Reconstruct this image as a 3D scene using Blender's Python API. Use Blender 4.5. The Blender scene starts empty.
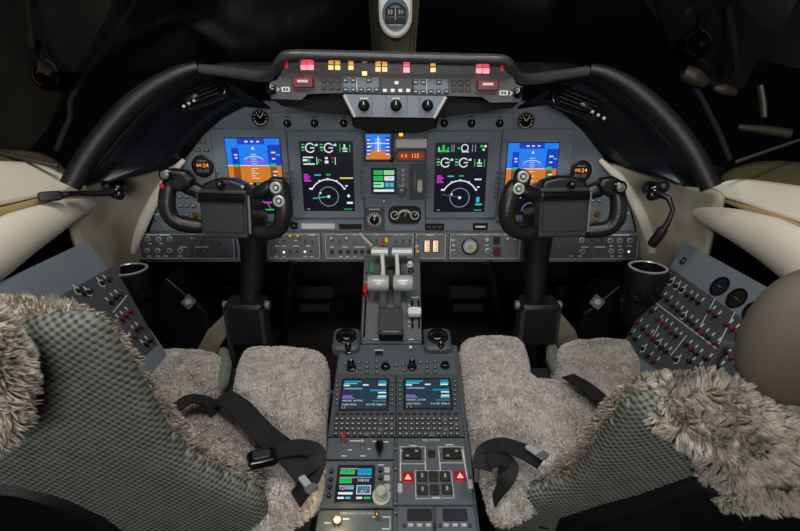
import bpy, bmesh, math, random
import numpy as np
from mathutils import Vector, Matrix, noise
random.seed(7)
SC = bpy.context.scene
COL = SC.collection
# ---------------------------------------------------------------- camera, world, light, exposure
EYE = Vector((0.0, 0.0, 1.15)); PITCH = math.radians(22.0); FPX = 500.0
cam_d = bpy.data.cameras.new('camera'); cam = bpy.data.objects.new('camera', cam_d); COL.objects.link(cam)
cam.location = EYE; cam.rotation_euler = (math.pi/2 - PITCH, 0, 0)
cam_d.sensor_width = 36; cam_d.lens = 36*FPX/800; cam_d.clip_start = 0.02
cam_d.dof.use_dof = True; cam_d.dof.focus_distance = 1.2; cam_d.dof.aperture_fstop = 11.0
SC.camera = cam
SC.view_settings.view_transform = 'Standard'; SC.view_settings.look = 'None'
SC.view_settings.exposure = 0.0; SC.view_settings.gamma = 1.0
SC.view_settings.use_curve_mapping = False
w = bpy.data.worlds.new('night'); SC.world = w; w.use_nodes = True
w.node_tree.nodes['Background'].inputs[0].default_value = (0.5, 0.6, 0.8, 1)
w.node_tree.nodes['Background'].inputs[1].default_value = 0.002
def area(name, loc, target, size, sy, power, color):
    l = bpy.data.lights.new(name, 'AREA'); l.shape = 'RECTANGLE'; l.size = size; l.size_y = sy
    l.energy = power; l.color = color
    o = bpy.data.objects.new(name, l); COL.objects.link(o); o.location = loc
    o.rotation_euler = (Vector(target) - Vector(loc)).to_track_quat('-Z', 'Y').to_euler()
    return o
area('cabin_dome_light', (0.0, 0.32, 1.86), (0, 1.05, 0.62), 0.5, 0.3, 5.5, (1.0, 0.97, 0.93))
area('cabin_light', (0.0, -1.0, 1.34), (0, .9, .85), 0.7, 0.3, 14.5, (1.0, 0.98, 0.95))
area('side_fill_pilot', (-0.42, 0.55, 1.72), (-0.62, 1.05, 0.8), 0.12, 0.12, 3.4, (1.0, 0.96, 0.88))  # unseen fill light added to brighten the cream wall on the left
area('side_fill_copilot', (0.42, 0.55, 1.72), (0.62, 1.05, 0.8), 0.12, 0.12, 3.0, (1.0, 0.96, 0.88))  # matching added fill for the cream wall on the right

# ---------------------------------------------------------------- geometry of the place from the photograph
FW = Vector((0, math.cos(PITCH), -math.sin(PITCH))); UP = Vector((0, math.sin(PITCH), math.cos(PITCH)))
def ray(px, py): return FW + Vector((1, 0, 0))*((px-400)/FPX) + UP*((265.5-py)/FPX)
def onY(px, py, Y): r = ray(px, py); return EYE + r*(Y/r.y)
def onX(px, py, X): r = ray(px, py); return EYE + r*(X/r.x)
def onZ(px, py, Z): r = ray(px, py); return EYE + r*((Z-EYE.z)/r.z)
def onD(px, py, D): return EYE + ray(px, py)*D

class Frame:
    """a flat face: origin, x along it, y up along it, z out towards the crew"""
    def __init__(s, o, ex, ey):
        s.o = Vector(o); s.ex = Vector(ex).normalized(); ey = Vector(ey)
        s.ey = (ey - s.ex*ey.dot(s.ex)).normalized(); s.n = s.ex.cross(s.ey)
    def hit(s, px, py, h=0.0):
        r = ray(px, py); o = s.o + s.n*h
        return EYE + r*((o-EYE).dot(s.n)/r.dot(s.n))
    def l(s, px, py, h=0.0):
        d = s.hit(px, py, h) - s.o; return (d.dot(s.ex), d.dot(s.ey))
    def mat(s):
        m = Matrix((s.ex, s.ey, s.n)).transposed().to_4x4(); m.translation = s.o; return m
    def at(s, px, py, h=0.0): return Frame(s.hit(px, py, h), s.ex, s.ey)

# ---------------------------------------------------------------- materials
def lin(c): return tuple((x/12.92 if x <= .04045 else ((x+.055)/1.055)**2.4) for x in (v/255 for v in c))
MATS = {}
def mat(name, rgb=(128,128,128), rough=.5, metal=0., nscale=0, namp=0., bscale=0, bstr=0., spec=.5, coat=0., sheen=0.):
    if name in MATS: return MATS[name]
    m = bpy.data.materials.new(name); m.use_nodes = True; nt = m.node_tree; b = nt.nodes['Principled BSDF']
    c = lin(rgb); b.inputs['Base Color'].default_value = (*c, 1)
    b.inputs['Roughness'].default_value = rough; b.inputs['Metallic'].default_value = metal
    b.inputs['Specular IOR Level'].default_value = spec
    b.inputs['Coat Weight'].default_value = coat; b.inputs['Sheen Weight'].default_value = sheen
    tc = nt.nodes.new('ShaderNodeTexCoord')
    if nscale:
        n = nt.nodes.new('ShaderNodeTexNoise'); n.inputs['Scale'].default_value = nscale; n.inputs['Detail'].default_value = 4
        nt.links.new(tc.outputs['Object'], n.inputs['Vector'])
        r = nt.nodes.new('ShaderNodeMapRange'); r.inputs['From Min'].default_value = .3; r.inputs['From Max'].default_value = .7
        r.inputs['To Min'].default_value = 1-namp; r.inputs['To Max'].default_value = 1+namp
        nt.links.new(n.outputs['Fac'], r.inputs['Value'])
        mx = nt.nodes.new('ShaderNodeVectorMath'); mx.operation = 'SCALE'; mx.inputs[0].default_value = c
        nt.links.new(r.outputs['Result'], mx.inputs['Scale']); nt.links.new(mx.outputs['Vector'], b.inputs['Base Color'])
    if bscale:
        n = nt.nodes.new('ShaderNodeTexNoise'); n.inputs['Scale'].default_value = bscale; n.inputs['Detail'].default_value = 3
        nt.links.new(tc.outputs['Object'], n.inputs['Vector'])
        bp = nt.nodes.new('ShaderNodeBump'); bp.inputs['Strength'].default_value = bstr; bp.inputs['Distance'].default_value = .002
        nt.links.new(n.outputs['Fac'], bp.inputs['Height']); nt.links.new(bp.outputs['Normal'], b.inputs['Normal'])
    MATS[name] = m; return m
def emi(rgb, k=1.0):
    name = 'lit_%d_%d_%d_%g' % (*rgb, k)
    if name in MATS: return MATS[name]
    m = bpy.data.materials.new(name); m.use_nodes = True; b = m.node_tree.nodes['Principled BSDF']
    c = lin(rgb); b.inputs['Base Color'].default_value = (.004, .004, .004, 1); b.inputs['Roughness'].default_value = .3
    b.inputs['Emission Color'].default_value = (*c, 1); b.inputs['Emission Strength'].default_value = k
    MATS[name] = m; return m
GREY = mat('slate panel paint', (112, 122, 134), .55, nscale=9, namp=.05, bscale=400, bstr=.12)
GREYD = mat('dark panel paint', (70, 75, 81), .5, nscale=12, namp=.08, bscale=400, bstr=.12)
PED = mat('pedestal paint', (80, 87, 94), .5, nscale=10, namp=.06, bscale=400, bstr=.12)
STRIP = mat('lower panel paint', (98, 102, 105), .5, nscale=14, namp=.08, bscale=400, bstr=.12)
BLK = mat('black plastic', (17, 17, 19), .42, nscale=30, namp=.15, bscale=300, bstr=.15)
BOLST = mat('bolster vinyl', (19, 20, 22), .5, nscale=25, namp=.15, bscale=160, bstr=.3)
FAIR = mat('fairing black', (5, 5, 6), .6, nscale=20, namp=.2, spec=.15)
CWPM = mat('console paint', (64, 66, 69), .5, nscale=12, namp=.12, bscale=300, bstr=.12)
BLKG = mat('gloss black plastic', (14, 14, 16), .18, nscale=20, namp=.1)
LEA = mat('black leather', (23, 23, 25), .38, nscale=25, namp=.15, bscale=160, bstr=.35)
SHROUD = mat('dark shroud', (15, 20, 27), .32, nscale=8, namp=.2, bscale=220, bstr=.2)
CHAR = mat('charcoal box', (43, 44, 46), .5, nscale=20, namp=.08, bscale=300, bstr=.1)
SILV = mat('satin silver', (196, 198, 200), .3, .3, nscale=30, namp=.05)
SILVP = mat('silver paint', (186, 189, 190), .35, .2, nscale=30, namp=.05)
STEEL = mat('dull steel', (112, 114, 116), .38, .3, nscale=30, namp=.1)
WHT = mat('white paint', (215, 215, 210), .5, nscale=20, namp=.03)
MARK = mat('white marking', (205, 208, 208), .6, nscale=60, namp=.1)
CREAM = mat('cream trim', (228, 223, 206), .55, nscale=5, namp=.03, bscale=120, bstr=.12)
TAN = mat('tan stripe', (176, 150, 104), .6, nscale=20, namp=.05)
GREIGE = mat('greige wall trim', (168, 161, 142), .6, nscale=6, namp=.05, bscale=150, bstr=.1)
OLIVE = mat('olive window sill', (86, 78, 52), .6, nscale=7, namp=.2)
TAUPE = mat('taupe headrest', (92, 84, 74), .7, nscale=8, namp=.05, bscale=200, bstr=.1)
CARPET = mat('footwell carpet', (34, 30, 27), .95, nscale=60, namp=.3, bscale=300, bstr=.5)
DARKW = mat('dark bulkhead', (16, 16, 17), .8, nscale=10, namp=.2)
FRAME = mat('dark bronze frame', (5, 5, 5), .9, nscale=12, namp=.15)
POSTM = mat('bronze post', (88, 78, 62), .5, nscale=12, namp=.1)
RED = mat('red plastic', (190, 28, 30), .35, nscale=30, namp=.1)
DRED = mat('dark red breaker', (104, 20, 27), .4, nscale=40, namp=.15)
YEL = mat('yellow plastic', (226, 204, 50), .4, nscale=40, namp=.06)
GRN = mat('green plastic', (40, 130, 70), .4, nscale=40, namp=.1)
BRASS = mat('brass', (186, 140, 70), .3, .8, nscale=40, namp=.1)
BELT = mat('black webbing', (20, 20, 22), .75, nscale=90, namp=.25, bscale=500, bstr=.5)
CRKNOB = mat('pale green knob', (170, 178, 160), .45, nscale=30, namp=.05)
GLASSK = mat('instrument glass', (10, 12, 16), .1, nscale=10, namp=.1)
DIMG = mat('dim grey reflection', (34, 34, 33), .5, nscale=20, namp=.1)  # grey tone of the side window reflections
SHEEP = mat('sheepskin', (208, 201, 195), .95, nscale=26, namp=.07, sheen=.3, spec=.15)
SHEEPF = mat('sheepskin near', (192, 183, 170), .95, nscale=30, namp=.2, sheen=.3, spec=.15)
BLUEGREY = mat('control head paint', (92, 108, 124), .5, nscale=14, namp=.06)
def weave_mat():
    m = bpy.data.materials.new('woven seat fabric'); m.use_nodes = True; nt = m.node_tree; b = nt.nodes['Principled BSDF']
    tc = nt.nodes.new('ShaderNodeTexCoord'); mp = nt.nodes.new('ShaderNodeMapping')
    mp.inputs['Rotation'].default_value = (0, 0, math.radians(8)); nt.links.new(tc.outputs['Object'], mp.inputs['Vector'])
    sx = nt.nodes.new('ShaderNodeSeparateXYZ'); nt.links.new(mp.outputs['Vector'], sx.inputs[0])
    def f(op, a, b_=None):
        n = nt.nodes.new('ShaderNodeMath'); n.operation = op
        for i, v in enumerate((a, b_)):
            if v is None: continue
            if isinstance(v, (int, float)): n.inputs[i].default_value = v
            else: nt.links.new(v, n.inputs[i])
        return n.outputs[0]
    K = 2*math.pi/.0115
    ax = f('MULTIPLY', sx.outputs[0], K); ay = f('MULTIPLY', f('ADD', sx.outputs[1], f('MULTIPLY', sx.outputs[2], -.6)), K)
    s1 = f('COSINE', ax); s2 = f('COSINE', ay)
    pat = f('MULTIPLY', s1, s2)
    v = f('ADD', f('MULTIPLY', pat, .5), .5)
    nz = nt.nodes.new('ShaderNodeTexNoise'); nz.inputs['Scale'].default_value = 35; nt.links.new(tc.outputs['Object'], nz.inputs['Vector'])
    v2 = f('ADD', v, f('MULTIPLY', f('SUBTRACT', nz.outputs['Fac'], .5), .5))
    cr = nt.nodes.new('ShaderNodeValToRGB'); nt.links.new(v2, cr.inputs[0])
    cr.color_ramp.elements[0].position = .12; cr.color_ramp.elements[0].color = (*lin((52, 56, 50)), 1)
    cr.color_ramp.elements[1].position = .75; cr.color_ramp.elements[1].color = (*lin((122, 127, 118)), 1)
    nt.links.new(cr.outputs[0], b.inputs['Base Color']); b.inputs['Roughness'].default_value = .9
    bp = nt.nodes.new('ShaderNodeBump'); bp.inputs['Strength'].default_value = .45; bp.inputs['Distance'].default_value = .002
    nt.links.new(v, bp.inputs['Height']); nt.links.new(bp.outputs[0], b.inputs['Normal'])
    return m
WEAVE = weave_mat()
def glass_mat(name, rough):
    m = bpy.data.materials.new(name); m.use_nodes = True; nt = m.node_tree
    out = nt.nodes['Material Output']; nt.nodes.remove(nt.nodes['Principled BSDF'])
    tr = nt.nodes.new('ShaderNodeBsdfTransparent'); tr.inputs[0].default_value = (.75, .78, .8, 1)
    gl = nt.nodes.new('ShaderNodeBsdfGlossy'); gl.inputs['Roughness'].default_value = rough
    fr = nt.nodes.new('ShaderNodeFresnel'); fr.inputs[0].default_value = 1.5
    mx = nt.nodes.new('ShaderNodeMixShader')
    nt.links.new(fr.outputs[0], mx.inputs[0]); nt.links.new(tr.outputs[0], mx.inputs[1]); nt.links.new(gl.outputs[0], mx.inputs[2])
    nt.links.new(mx.outputs[0], out.inputs['Surface']); return m
WGLASS = glass_mat('window glass', .12)

# ---------------------------------------------------------------- mesh builder
ROOTM = {}
class MB:
    def __init__(s): s.v = []; s.f = []; s.m = []; s.mats = []; s.M = Matrix.Identity(4)
    def mi(s, m):
        if m not in s.mats: s.mats.append(m)
        return s.mats.index(m)
    def add(s, vs, fs, m):
        k = len(s.v); i = s.mi(m)
        s.v += [tuple(s.M @ Vector(p)) for p in vs]
        s.f += [tuple(k+j for j in f) for f in fs]; s.m += [i]*len(fs); return s
    def box(s, c, d, m, tz=0.0, taper=(1, 1)):
        x, y, z = c; a, b, h = d[0]/2, d[1]/2, d[2]/2; tx, ty = taper
        R = Matrix.Rotation(tz, 3, 'Z')
        vs = [(-a,-b,-h),(a,-b,-h),(a,b,-h),(-a,b,-h),(-a*tx,-b*ty,h),(a*tx,-b*ty,h),(a*tx,b*ty,h),(-a*tx,b*ty,h)]
        vs = [tuple(R @ Vector(p) + Vector((x, y, z))) for p in vs]
        return s.add(vs, [(3,2,1,0),(4,5,6,7),(0,1,5,4),(1,2,6,5),(2,3,7,6),(3,0,4,7)], m)
    def bbox(s, c, d, r, m, tz=0.0, n=3):          # box with rounded plan corners and a chamfered top
        x, y, z = c; a, b, h = d[0]/2, d[1]/2, d[2]/2; pts = []
        r = min(r, a*.98, b*.98)
        for qx, qy, a0 in ((1,1,0),(-1,1,90),(-1,-1,180),(1,-1,270)):
            for k in range(n+1):
                t = math.radians(a0 + 90*k/n); pts.append((qx*(a-r)+r*math.cos(t), qy*(b-r)+r*math.sin(t)))
        R = Matrix.Rotation(tz, 2); pts = [R @ Vector(p) for p in pts]
        c2 = min(r*.5, h*.6)
        def ring(k, zz): return [(x+p.x*k, y+p.y*k, z+zz) for p in pts]
        kk = 1 - c2/max(a, b)
        return s.loft([ring(1, -h), ring(1, h-c2), ring(kk, h)], m)
    def prism(s, pts, z0, z1, m, inset=0.0):
        n = len(pts); cx = sum(p[0] for p in pts)/n; cy = sum(p[1] for p in pts)/n
        if sum(pts[i][0]*pts[(i+1)%n][1]-pts[(i+1)%n][0]*pts[i][1] for i in range(n)) < 0: pts = pts[::-1]
        rings = [[(p[0], p[1], z0) for p in pts]]
        if inset: rings.append([(p[0], p[1], z1-inset) for p in pts])
        def sh(p):
            dx, dy = p[0]-cx, p[1]-cy; L = math.hypot(dx, dy) or 1; k = 1-inset*1.2/L; return (cx+dx*k, cy+dy*k, z1)
        rings.append([sh(p) for p in pts] if inset else [(p[0], p[1], z1) for p in pts])
        return s.loft(rings, m)
    def loft(s, rings, m, closed=True, caps=True):
        n = len(rings[0]); vs = [p for r in rings for p in r]; fs = []
        for i in range(len(rings)-1):
            for j in range(n if closed else n-1):
                a = i*n+j; b = i*n+(j+1) % n; fs.append((a, b, b+n, a+n))
        if caps and closed: fs.append(tuple(range(n))[::-1]); fs.append(tuple((len(rings)-1)*n+j for j in range(n)))
        return s.add(vs, fs, m)
    def cyl(s, p0, p1, r0, m, r1=None, n=16):
        return s.tube([p0, p1], [r0, r0 if r1 is None else r1], m, n)
    def tube(s, path, rad, m, n=12, flat=None, up=None):
        path = [Vector(p) for p in path]; rings = []
        if not hasattr(rad, '__len__'): rad = [rad]*len(path)
        prev = None
        for i, p in enumerate(path):
            t = (path[min(i+1, len(path)-1)] - path[max(i-1, 0)]).normalized()
            if prev is None:
                u = Vector(up) if up else (Vector((0, 0, 1)) if abs(t.z) < .9 else Vector((0, 1, 0)))
            else: u = prev
            a = (u - t*u.dot(t)).normalized(); b = t.cross(a); prev = a
            k = flat or 1.0
            rings.append([tuple(p + a*(rad[i]*math.cos(q)) + b*(rad[i]*k*math.sin(q))) for q in (2*math.pi*j/n for j in range(n))])
        return s.loft(rings, m)
    def lathe(s, prof, m, n=20, c=(0, 0)):          # profile of (radius, z) about local z
        rings = [[(c[0]+max(r, 1e-5)*math.cos(2*math.pi*j/n), c[1]+max(r, 1e-5)*math.sin(2*math.pi*j/n), z) for j in range(n)] for r, z in prof]
        return s.loft(rings, m)
    def ball(s, c, r, m, n=14, sc=(1, 1, 1)):
        rings = []
        for i in range(1, n//2+1):
            ph = math.pi*(i-.5)/(n//2) ; rings.append([(c[0]+r*sc[0]*math.sin(ph)*math.cos(q), c[1]+r*sc[1]*math.sin(ph)*math.sin(q), c[2]-r*sc[2]*math.cos(ph)) for q in (2*math.pi*j/n for j in range(n))])
        return s.loft(rings, m)
    # flat marks on a face at height z
    def rect(s, x, y, w_, h, z, m, tz=0):
        return s.box((x, y, z), (w_, h, .0006), m, tz)
    def line(s, x0, y0, x1, y1, w_, z, m):
        L = math.hypot(x1-x0, y1-y0); return s.box(((x0+x1)/2, (y0+y1)/2, z), (L, w_, .0006), m, math.atan2(y1-y0, x1-x0))
    def arc(s, cx, cy, r, a0, a1, w_, z, m, n=24):
        vs = []; fs = []
        for i in range(n+1):
            t = math.radians(a0+(a1-a0)*i/n)
            for q in (r-w_/2, r+w_/2): vs.append((cx+q*math.cos(t), cy+q*math.sin(t), z))
        for i in range(n):
            a = 2*i; f = (a, a+1, a+3, a+2); fs.append(f if a1 > a0 else f[::-1])
        return s.add(vs, fs, m)
    def text(s, t, x, y, h, z, m, align='CENTER', sx=1.0, tz=0.0):
        cu = bpy.data.curves.new('t', 'FONT'); cu.body = t; cu.size = h*1.38; cu.align_x = align; cu.align_y = 'CENTER'; cu.resolution_u = 1
        o = bpy.data.objects.new('t', cu); me = o.to_mesh()
        c, q = math.cos(tz), math.sin(tz)
        vs = [(x+v.co.x*sx*c-v.co.y*q, y+v.co.x*sx*q+v.co.y*c, z) for v in me.vertices]; fs = [tuple(p.vertices) for p in me.polygons]
        s.add(vs, fs, m); o.to_mesh_clear(); bpy.data.objects.remove(o); bpy.data.curves.remove(cu); return s
    def build(s, name, parent=None, world=False, bevel=0, smooth=35, solid=0, **kw):
        me = bpy.data.meshes.new(name)
        vs = s.v
        if world and parent is not None:
            inv = ROOTM[parent.name].inverted(); vs = [tuple(inv @ Vector(p)) for p in vs]
        me.from_pydata(vs, [], s.f)
        for m in s.mats: me.materials.append(m)
        me.polygons.foreach_set('material_index', s.m)
        me.validate(); me.update()
        if smooth: me.shade_smooth(); me.set_sharp_from_angle(angle=math.radians(smooth))
        o = bpy.data.objects.new(name, me); COL.objects.link(o)
        if parent is not None: o.parent = parent; ROOTM[o.name] = ROOTM[parent.name]
        else: ROOTM[o.name] = Matrix.Identity(4)
        if solid:
            q = o.modifiers.new('thickness', 'SOLIDIFY'); q.thickness = solid; q.offset = 0
        if bevel:
            q = o.modifiers.new('bevel', 'BEVEL'); q.width = bevel; q.segments = 2; q.limit_method = 'ANGLE'; q.angle_limit = math.radians(40)
        for k, v in kw.items(): o[k] = v
        return o
LABELS = set()
def thing(name, label, cat, F=None, group=None, loc=None):
    o = bpy.data.objects.new(name, None); COL.objects.link(o); o.empty_display_size = .02
    M = F.mat() if F else Matrix.Translation(Vector(loc or (0, 0, 0)))
    o.matrix_basis = M; ROOTM[o.name] = M.copy()
    tag(o, label, cat, group); return o
def tag(o, label, cat, group=None):
    n = len(label.split()); assert 4 <= n <= 16, label
    if label in LABELS: print('DUP LABEL', label)
    LABELS.add(label)
    o['label'] = label; o['category'] = cat
    if group: o['group'] = group
    return o
def struct(o): o['kind'] = 'structure'; return o
PARTMESH = {}
def part(name, key, maker, parent, pos, rz=0.0, tilt=None, label=None):
    """a small repeated part; copies share one mesh"""
    k = (name, key)
    if k not in PARTMESH:
        b = MB(); maker(b); o = b.build(name, parent); PARTMESH[k] = o
    else:
        o = PARTMESH[k].copy(); COL.objects.link(o); o.parent = parent
    o.location = pos; o.rotation_euler = (tilt[0] if tilt else 0, tilt[1] if tilt else 0, rz)
    ROOTM[o.name] = ROOTM[parent.name] @ Matrix.Translation(pos)
    if label: o['label'] = label
    elif 'label' in o: del o['label']
    return o
# small hardware makers, all standing on z = 0 of a face
def mk_knob(r=.006, h=.011, cap=BLK, line=True):
    def f(b):
        b.lathe([(r*1.25, 0), (r*1.25, h*.25), (r, h*.3), (r*.92, h*.9), (r*.7, h)], cap, 16)
        if line: b.box((0, r*.45, h), (r*.18, r*.8, .0008), MARK)
    return f
def mk_ring(r=.0045):
    def f(b):
        b.lathe([(r, 0), (r, .004), (r*.66, .0045), (r*.64, .002)], SILVP, 18)
        b.lathe([(r*.55, .001), (r*.55, .0055), (r*.4, .006)], BLK, 12); b.rect(0, 0, r*.5, r*.2, .0062, MARK)
    return f
def mk_toggle(tip=SILV, base=STEEL, h=.013, r=.0022, up=.35):
    def f(b):
        b.lathe([(.0042, 0), (.0042, .0015), (.003, .002), (.003, .0035)], base, 10)
        b.cyl((0, 0, .002), (0, h*up, h), r*.6, base if tip is not BLK else STEEL, r, 8)
        b.ball((0, h*up, h), r*1.25, tip, 10)
    return f
def mk_button(w_, h, t=.002, m=BLK, lab=None):
    def f(b):
        b.bbox((0, 0, t/2), (w_, h, t), min(w_, h)*.25, m)
        if lab: b.rect(0, 0, w_*.55, h*.22, t+.0002, lab)
    return f
def mk_screw(r=.0018):
    def f(b):
        b.lathe([(r, 0), (r, .0006), (r*.8, .001)], STEEL, 8); b.box((0, 0, .001), (r*1.3, r*.3, .0003), BLK)
    return f
def mk_breaker(m=BLK):
    def f(b):
        b.lathe([(.0052, 0), (.0052, .0012), (.0036, .0018), (.0034, .006), (.0042, .0064), (.0042, .0098), (.0030, .0108)], m, 12)
        b.lathe([(.0058, 0), (.0058, .0009)], STEEL, 12)
    return f
def mk_lamp(w_, h, m):
    def f(b):
        b.box((0, 0, .0008), (w_*1.15, h*1.15, .0016), BLK); b.box((0, 0, .002), (w_, h, .0012), m)
    return f
# ================================================================ STRUCTURE
PXC = -0.006
FM = Frame((PXC, 1.36, 0.80), (1, 0, 0), (0, 0, 1))           # main instrument panel face
def poly(F, pts, h=0.0): return [F.l(x, y, h) for x, y in pts]
b = MB(); b.box((0, .6, -.01), (1.9, 2.9, .02), CARPET); struct(b.build('floor'))
for sgn, nm in ((-1, 'wall_left'), (1, 'wall_right')):
    b = MB(); b.box((sgn*.93, .6, .34), (.02, 2.9, .68), DARKW); struct(b.build(nm))
b = MB(); b.box((0, 2.03, .36), (1.9, .02, .72), DARKW); struct(b.build('wall_front'))
# side wall trim: built as curved sheets with thickness
def sheet(rows, m, name, parent=None, solid=.012, sub=2, **kw):
    b = MB(); n = len(rows[0]); vs = [tuple(p) for r in rows for p in r]; fs = []
    for i in range(len(rows)-1):
        for j in range(n-1):
            a = i*n+j; fs.append((a, a+1, a+1+n, a+n))
    b.add(vs, fs, m); o = b.build(name, parent, world=True, smooth=60, **kw)
    q = o.modifiers.new('s', 'SUBSURF'); q.levels = sub; q.render_levels = sub; q.subdivision_type = 'CATMULL_CLARK'
    if solid: q = o.modifiers.new('t', 'SOLIDIFY'); q.thickness = solid; q.offset = 0
    return o
def side(S):
    """S=-1 port, +1 starboard; px lists are the starboard/port photograph positions"""
    R = S > 0
    nm = 'right' if R else 'left'
    X = lambda px, py, x: onX(px, py, S*x)
    # cream side wall between window ledge and panel
    if not R:
        rows = [[X(60,187,.76), X(110,181,.74), onY(150,172,1.30), onY(186,160,1.355)],
                [X(62,205,.77), X(108,200,.76), onY(140,196,1.31), onY(166,183,1.36)],
                [X(70,232,.78), X(98,228,.77), onY(128,222,1.32), onY(150,214,1.36)],
                [X(82,262,.78), X(104,262,.77), onY(122,256,1.32), onY(140,250,1.36)],
                [X(86,284,.78), X(108,284,.77), onY(124,278,1.32), onY(142,270,1.36)]]
    else:
        rows = [[X(728,190,.76), X(690,186,.74), onY(645,175,1.30), onY(598,158,1.355)],
                [X(720,212,.77), X(688,204,.76), onY(650,196,1.31), onY(618,180,1.36)],
                [X(712,236,.78), X(690,232,.77), onY(664,226,1.32), onY(636,214,1.36)],
                [X(706,262,.78), X(684,262,.77), onY(664,258,1.32), onY(640,250,1.36)],
                [X(700,284,.78), X(684,284,.77), onY(662,278,1.32), onY(640,270,1.36)]]
    rows = rows if R else [r[::-1] for r in rows]
    struct(sheet(rows, GREIGE, 'trim_1' if not R else 'trim_2'))
    # bright vertical rib beside the panel
    P = [(184,160),(168,176),(156,196),(146,216),(136,238),(131,252)] if not R else [(600,160),(618,176),(632,196),(642,216),(650,238),(653,252)]
    b = MB(); b.tube([onY(x, y, 1.335) for x, y in P], [.006,.012,.014,.015,.015,.014], CREAM, 12, flat=.7)
    struct(b.build('trim_3' if not R else 'trim_4'))
    # window ledge (cream), tan stripe, olive sill
    if not R:
        L = [[X(-60,160,.83), X(0,163,.83), X(40,164,.83), X(62,176,.80), X(76,184,.77)],
             [X(-60,186,.80), X(0,182,.80), X(40,178,.80), X(62,186,.785), X(84,186,.77)],
             [X(-60,214,.79), X(0,207,.79), X(40,196,.785), X(66,192,.78), X(98,186,.765)]]
        sill = [[X(-60,150,.90), X(0,152,.90), X(30,152,.89), X(52,158,.87), X(66,172,.82)],
                [X(-60,166,.83), X(0,168,.83), X(30,166,.83), X(52,172,.82), X(68,180,.79)]]
        st = [(-60,226),(0,212),(30,204),(60,194),(92,187)]; arm = [(118,192),(100,199),(80,206),(50,220),(20,235),(-8,252),(-60,285)]
    else:
        L = [[X(860,196,.83), X(800,188,.83), X(760,182,.83), X(735,180,.80), X(716,184,.77)],
             [X(860,214,.80), X(800,204,.80), X(760,194,.80), X(732,188,.785), X(706,188,.77)],
             [X(860,240,.79), X(800,223,.79), X(760,209,.785), X(728,198,.78), X(692,189,.765)]]
        sill = [[X(860,172,.90), X(800,164,.90), X(770,162,.89), X(740,166,.87), X(722,176,.82)],
                [X(860,200,.83), X(800,190,.83), X(770,184,.83), X(742,182,.82), X(718,184,.79)]]
        st = [(860,250),(800,228),(770,216),(730,202),(690,191)]; arm = [(664,196),(684,206),(706,215),(738,226),(770,240),(800,258),(850,300)]
    aft = Vector((0,-.5,0)); L = [[r[0]+aft]+r for r in L]; sill = [[r[0]+aft]+r for r in sill]
    if R: L = [r[::-1] for r in L]; sill = [r[::-1] for r in sill]
    struct(sheet(L, CREAM, 'windowsill_left' if not R else 'windowsill_right'))
    struct(sheet(sill, OLIVE, 'trim_5' if not R else 'trim_6'))
    sp = [onX(x, y, S*.782) for x, y in st]; b = MB(); b.tube([sp[0]+aft]+sp, [.009,.009,.009,.008,.006,.002], TAN, 10, flat=.6, up=(0,0,1)); struct(b.build('trim_7' if not R else 'trim_8'))
    pts = [onX(x, y, S*(.765 if i else .75)) for i, (x, y) in enumerate(arm)]
    pts.append(pts[-1]+aft)
    t = thing('armrest', 'cream padded armrest ledge below the %s side window' % ('copilot' if R else 'pilot'), 'armrest', loc=pts[3])
    b = MB(); b.tube(pts, [.004,.016,.024,.038,.048,.054,.056,.056] , CREAM, 20, flat=.62, up=(0,0,1)); o = b.build('pad', t, world=True)
    # thin cream brace behind the pocket
    P = [(98,212),(84,232),(74,262)] if not R else [(686,212),(700,232),(708,258)]
    b = MB(); b.tube([onX(x, y, S*.80) for x, y in P], [.007,.008,.007], CREAM, 10); struct(b.build('trim_9' if not R else 'trim_10'))
    # dark recess under the ledge
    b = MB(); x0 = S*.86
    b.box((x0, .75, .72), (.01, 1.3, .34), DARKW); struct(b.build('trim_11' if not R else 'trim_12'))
side(-1); side(1)

# windscreen frames, posts and panes
DIMB = mat('dim bronze reflection', (40, 34, 26), .5, nscale=20, namp=.1)  # bronze tone of the side window reflections
def frame_tube(name, pts, rad, m=FRAME, flat=1.0):
    b = MB(); b.tube(pts, rad, m, 12, flat=flat); return struct(b.build(name))
frame_tube('window_frame_left', [onD(x,y,d) for x,y,d in ((150,-30,1.45),(128,14,1.4),(96,60,1.33),(70,100,1.25),(70,118,1.22),(56,150,1.16))], .006, FRAME)
frame_tube('window_frame_right', [onD(x,y,d) for x,y,d in ((610,-30,1.45),(640,20,1.4),(672,58,1.33),(702,98,1.25),(718,130,1.20),(730,160,1.16))], .006, FRAME)
# centre post
FP = Frame((PXC, 1.62, 1.2), (1,0,0), (0, -.35, 1))
b = MB(); q = poly(FP, [(368,-20),(422,-20),(416,54),(374,54)]); b.prism(q, -.03, 0, POSTM, .004)
for xa, xb in ((368.5,374.5),(416.5,411)):
    p0 = FP.l(xa,-20); p1 = FP.l(xb,54); b.tube([(p0[0],p0[1],.004),(p1[0],p1[1],.004)], .006, POSTM, 8)
struct(b.build('trim_13')).matrix_basis = FP.mat()
b = MB()
for s in (-1, 1):
    vs = [(s*.05,1.60,1.16),(s*.62,1.48,1.15),(s*.85,1.25,1.13),(s*.80,1.05,1.55),(s*.55,1.2,1.66),(s*.05,1.28,1.75)]
    b.add(vs, [tuple(range(6)) if s > 0 else tuple(range(6))[::-1]], WGLASS)
o = struct(b.build('window_1', smooth=0))

# ================================================================ MAIN INSTRUMENT PANEL
ip = thing('instrument_panel', 'slate grey main instrument panel with arched ends behind both yokes', 'instrument panel', FM)
edge = [(138,262),(147,238),(155,212),(166,188),(182,162),(203,135),(222,118),(240,107),(262,101),(538,101),(560,110),(584,130),(602,155),(619,182),(630,208),(637,236),(642,262)]
b = MB(); b.prism(poly(FM, edge), -.025, 0, GREY, .003); b.build('panel_face', ip)
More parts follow.
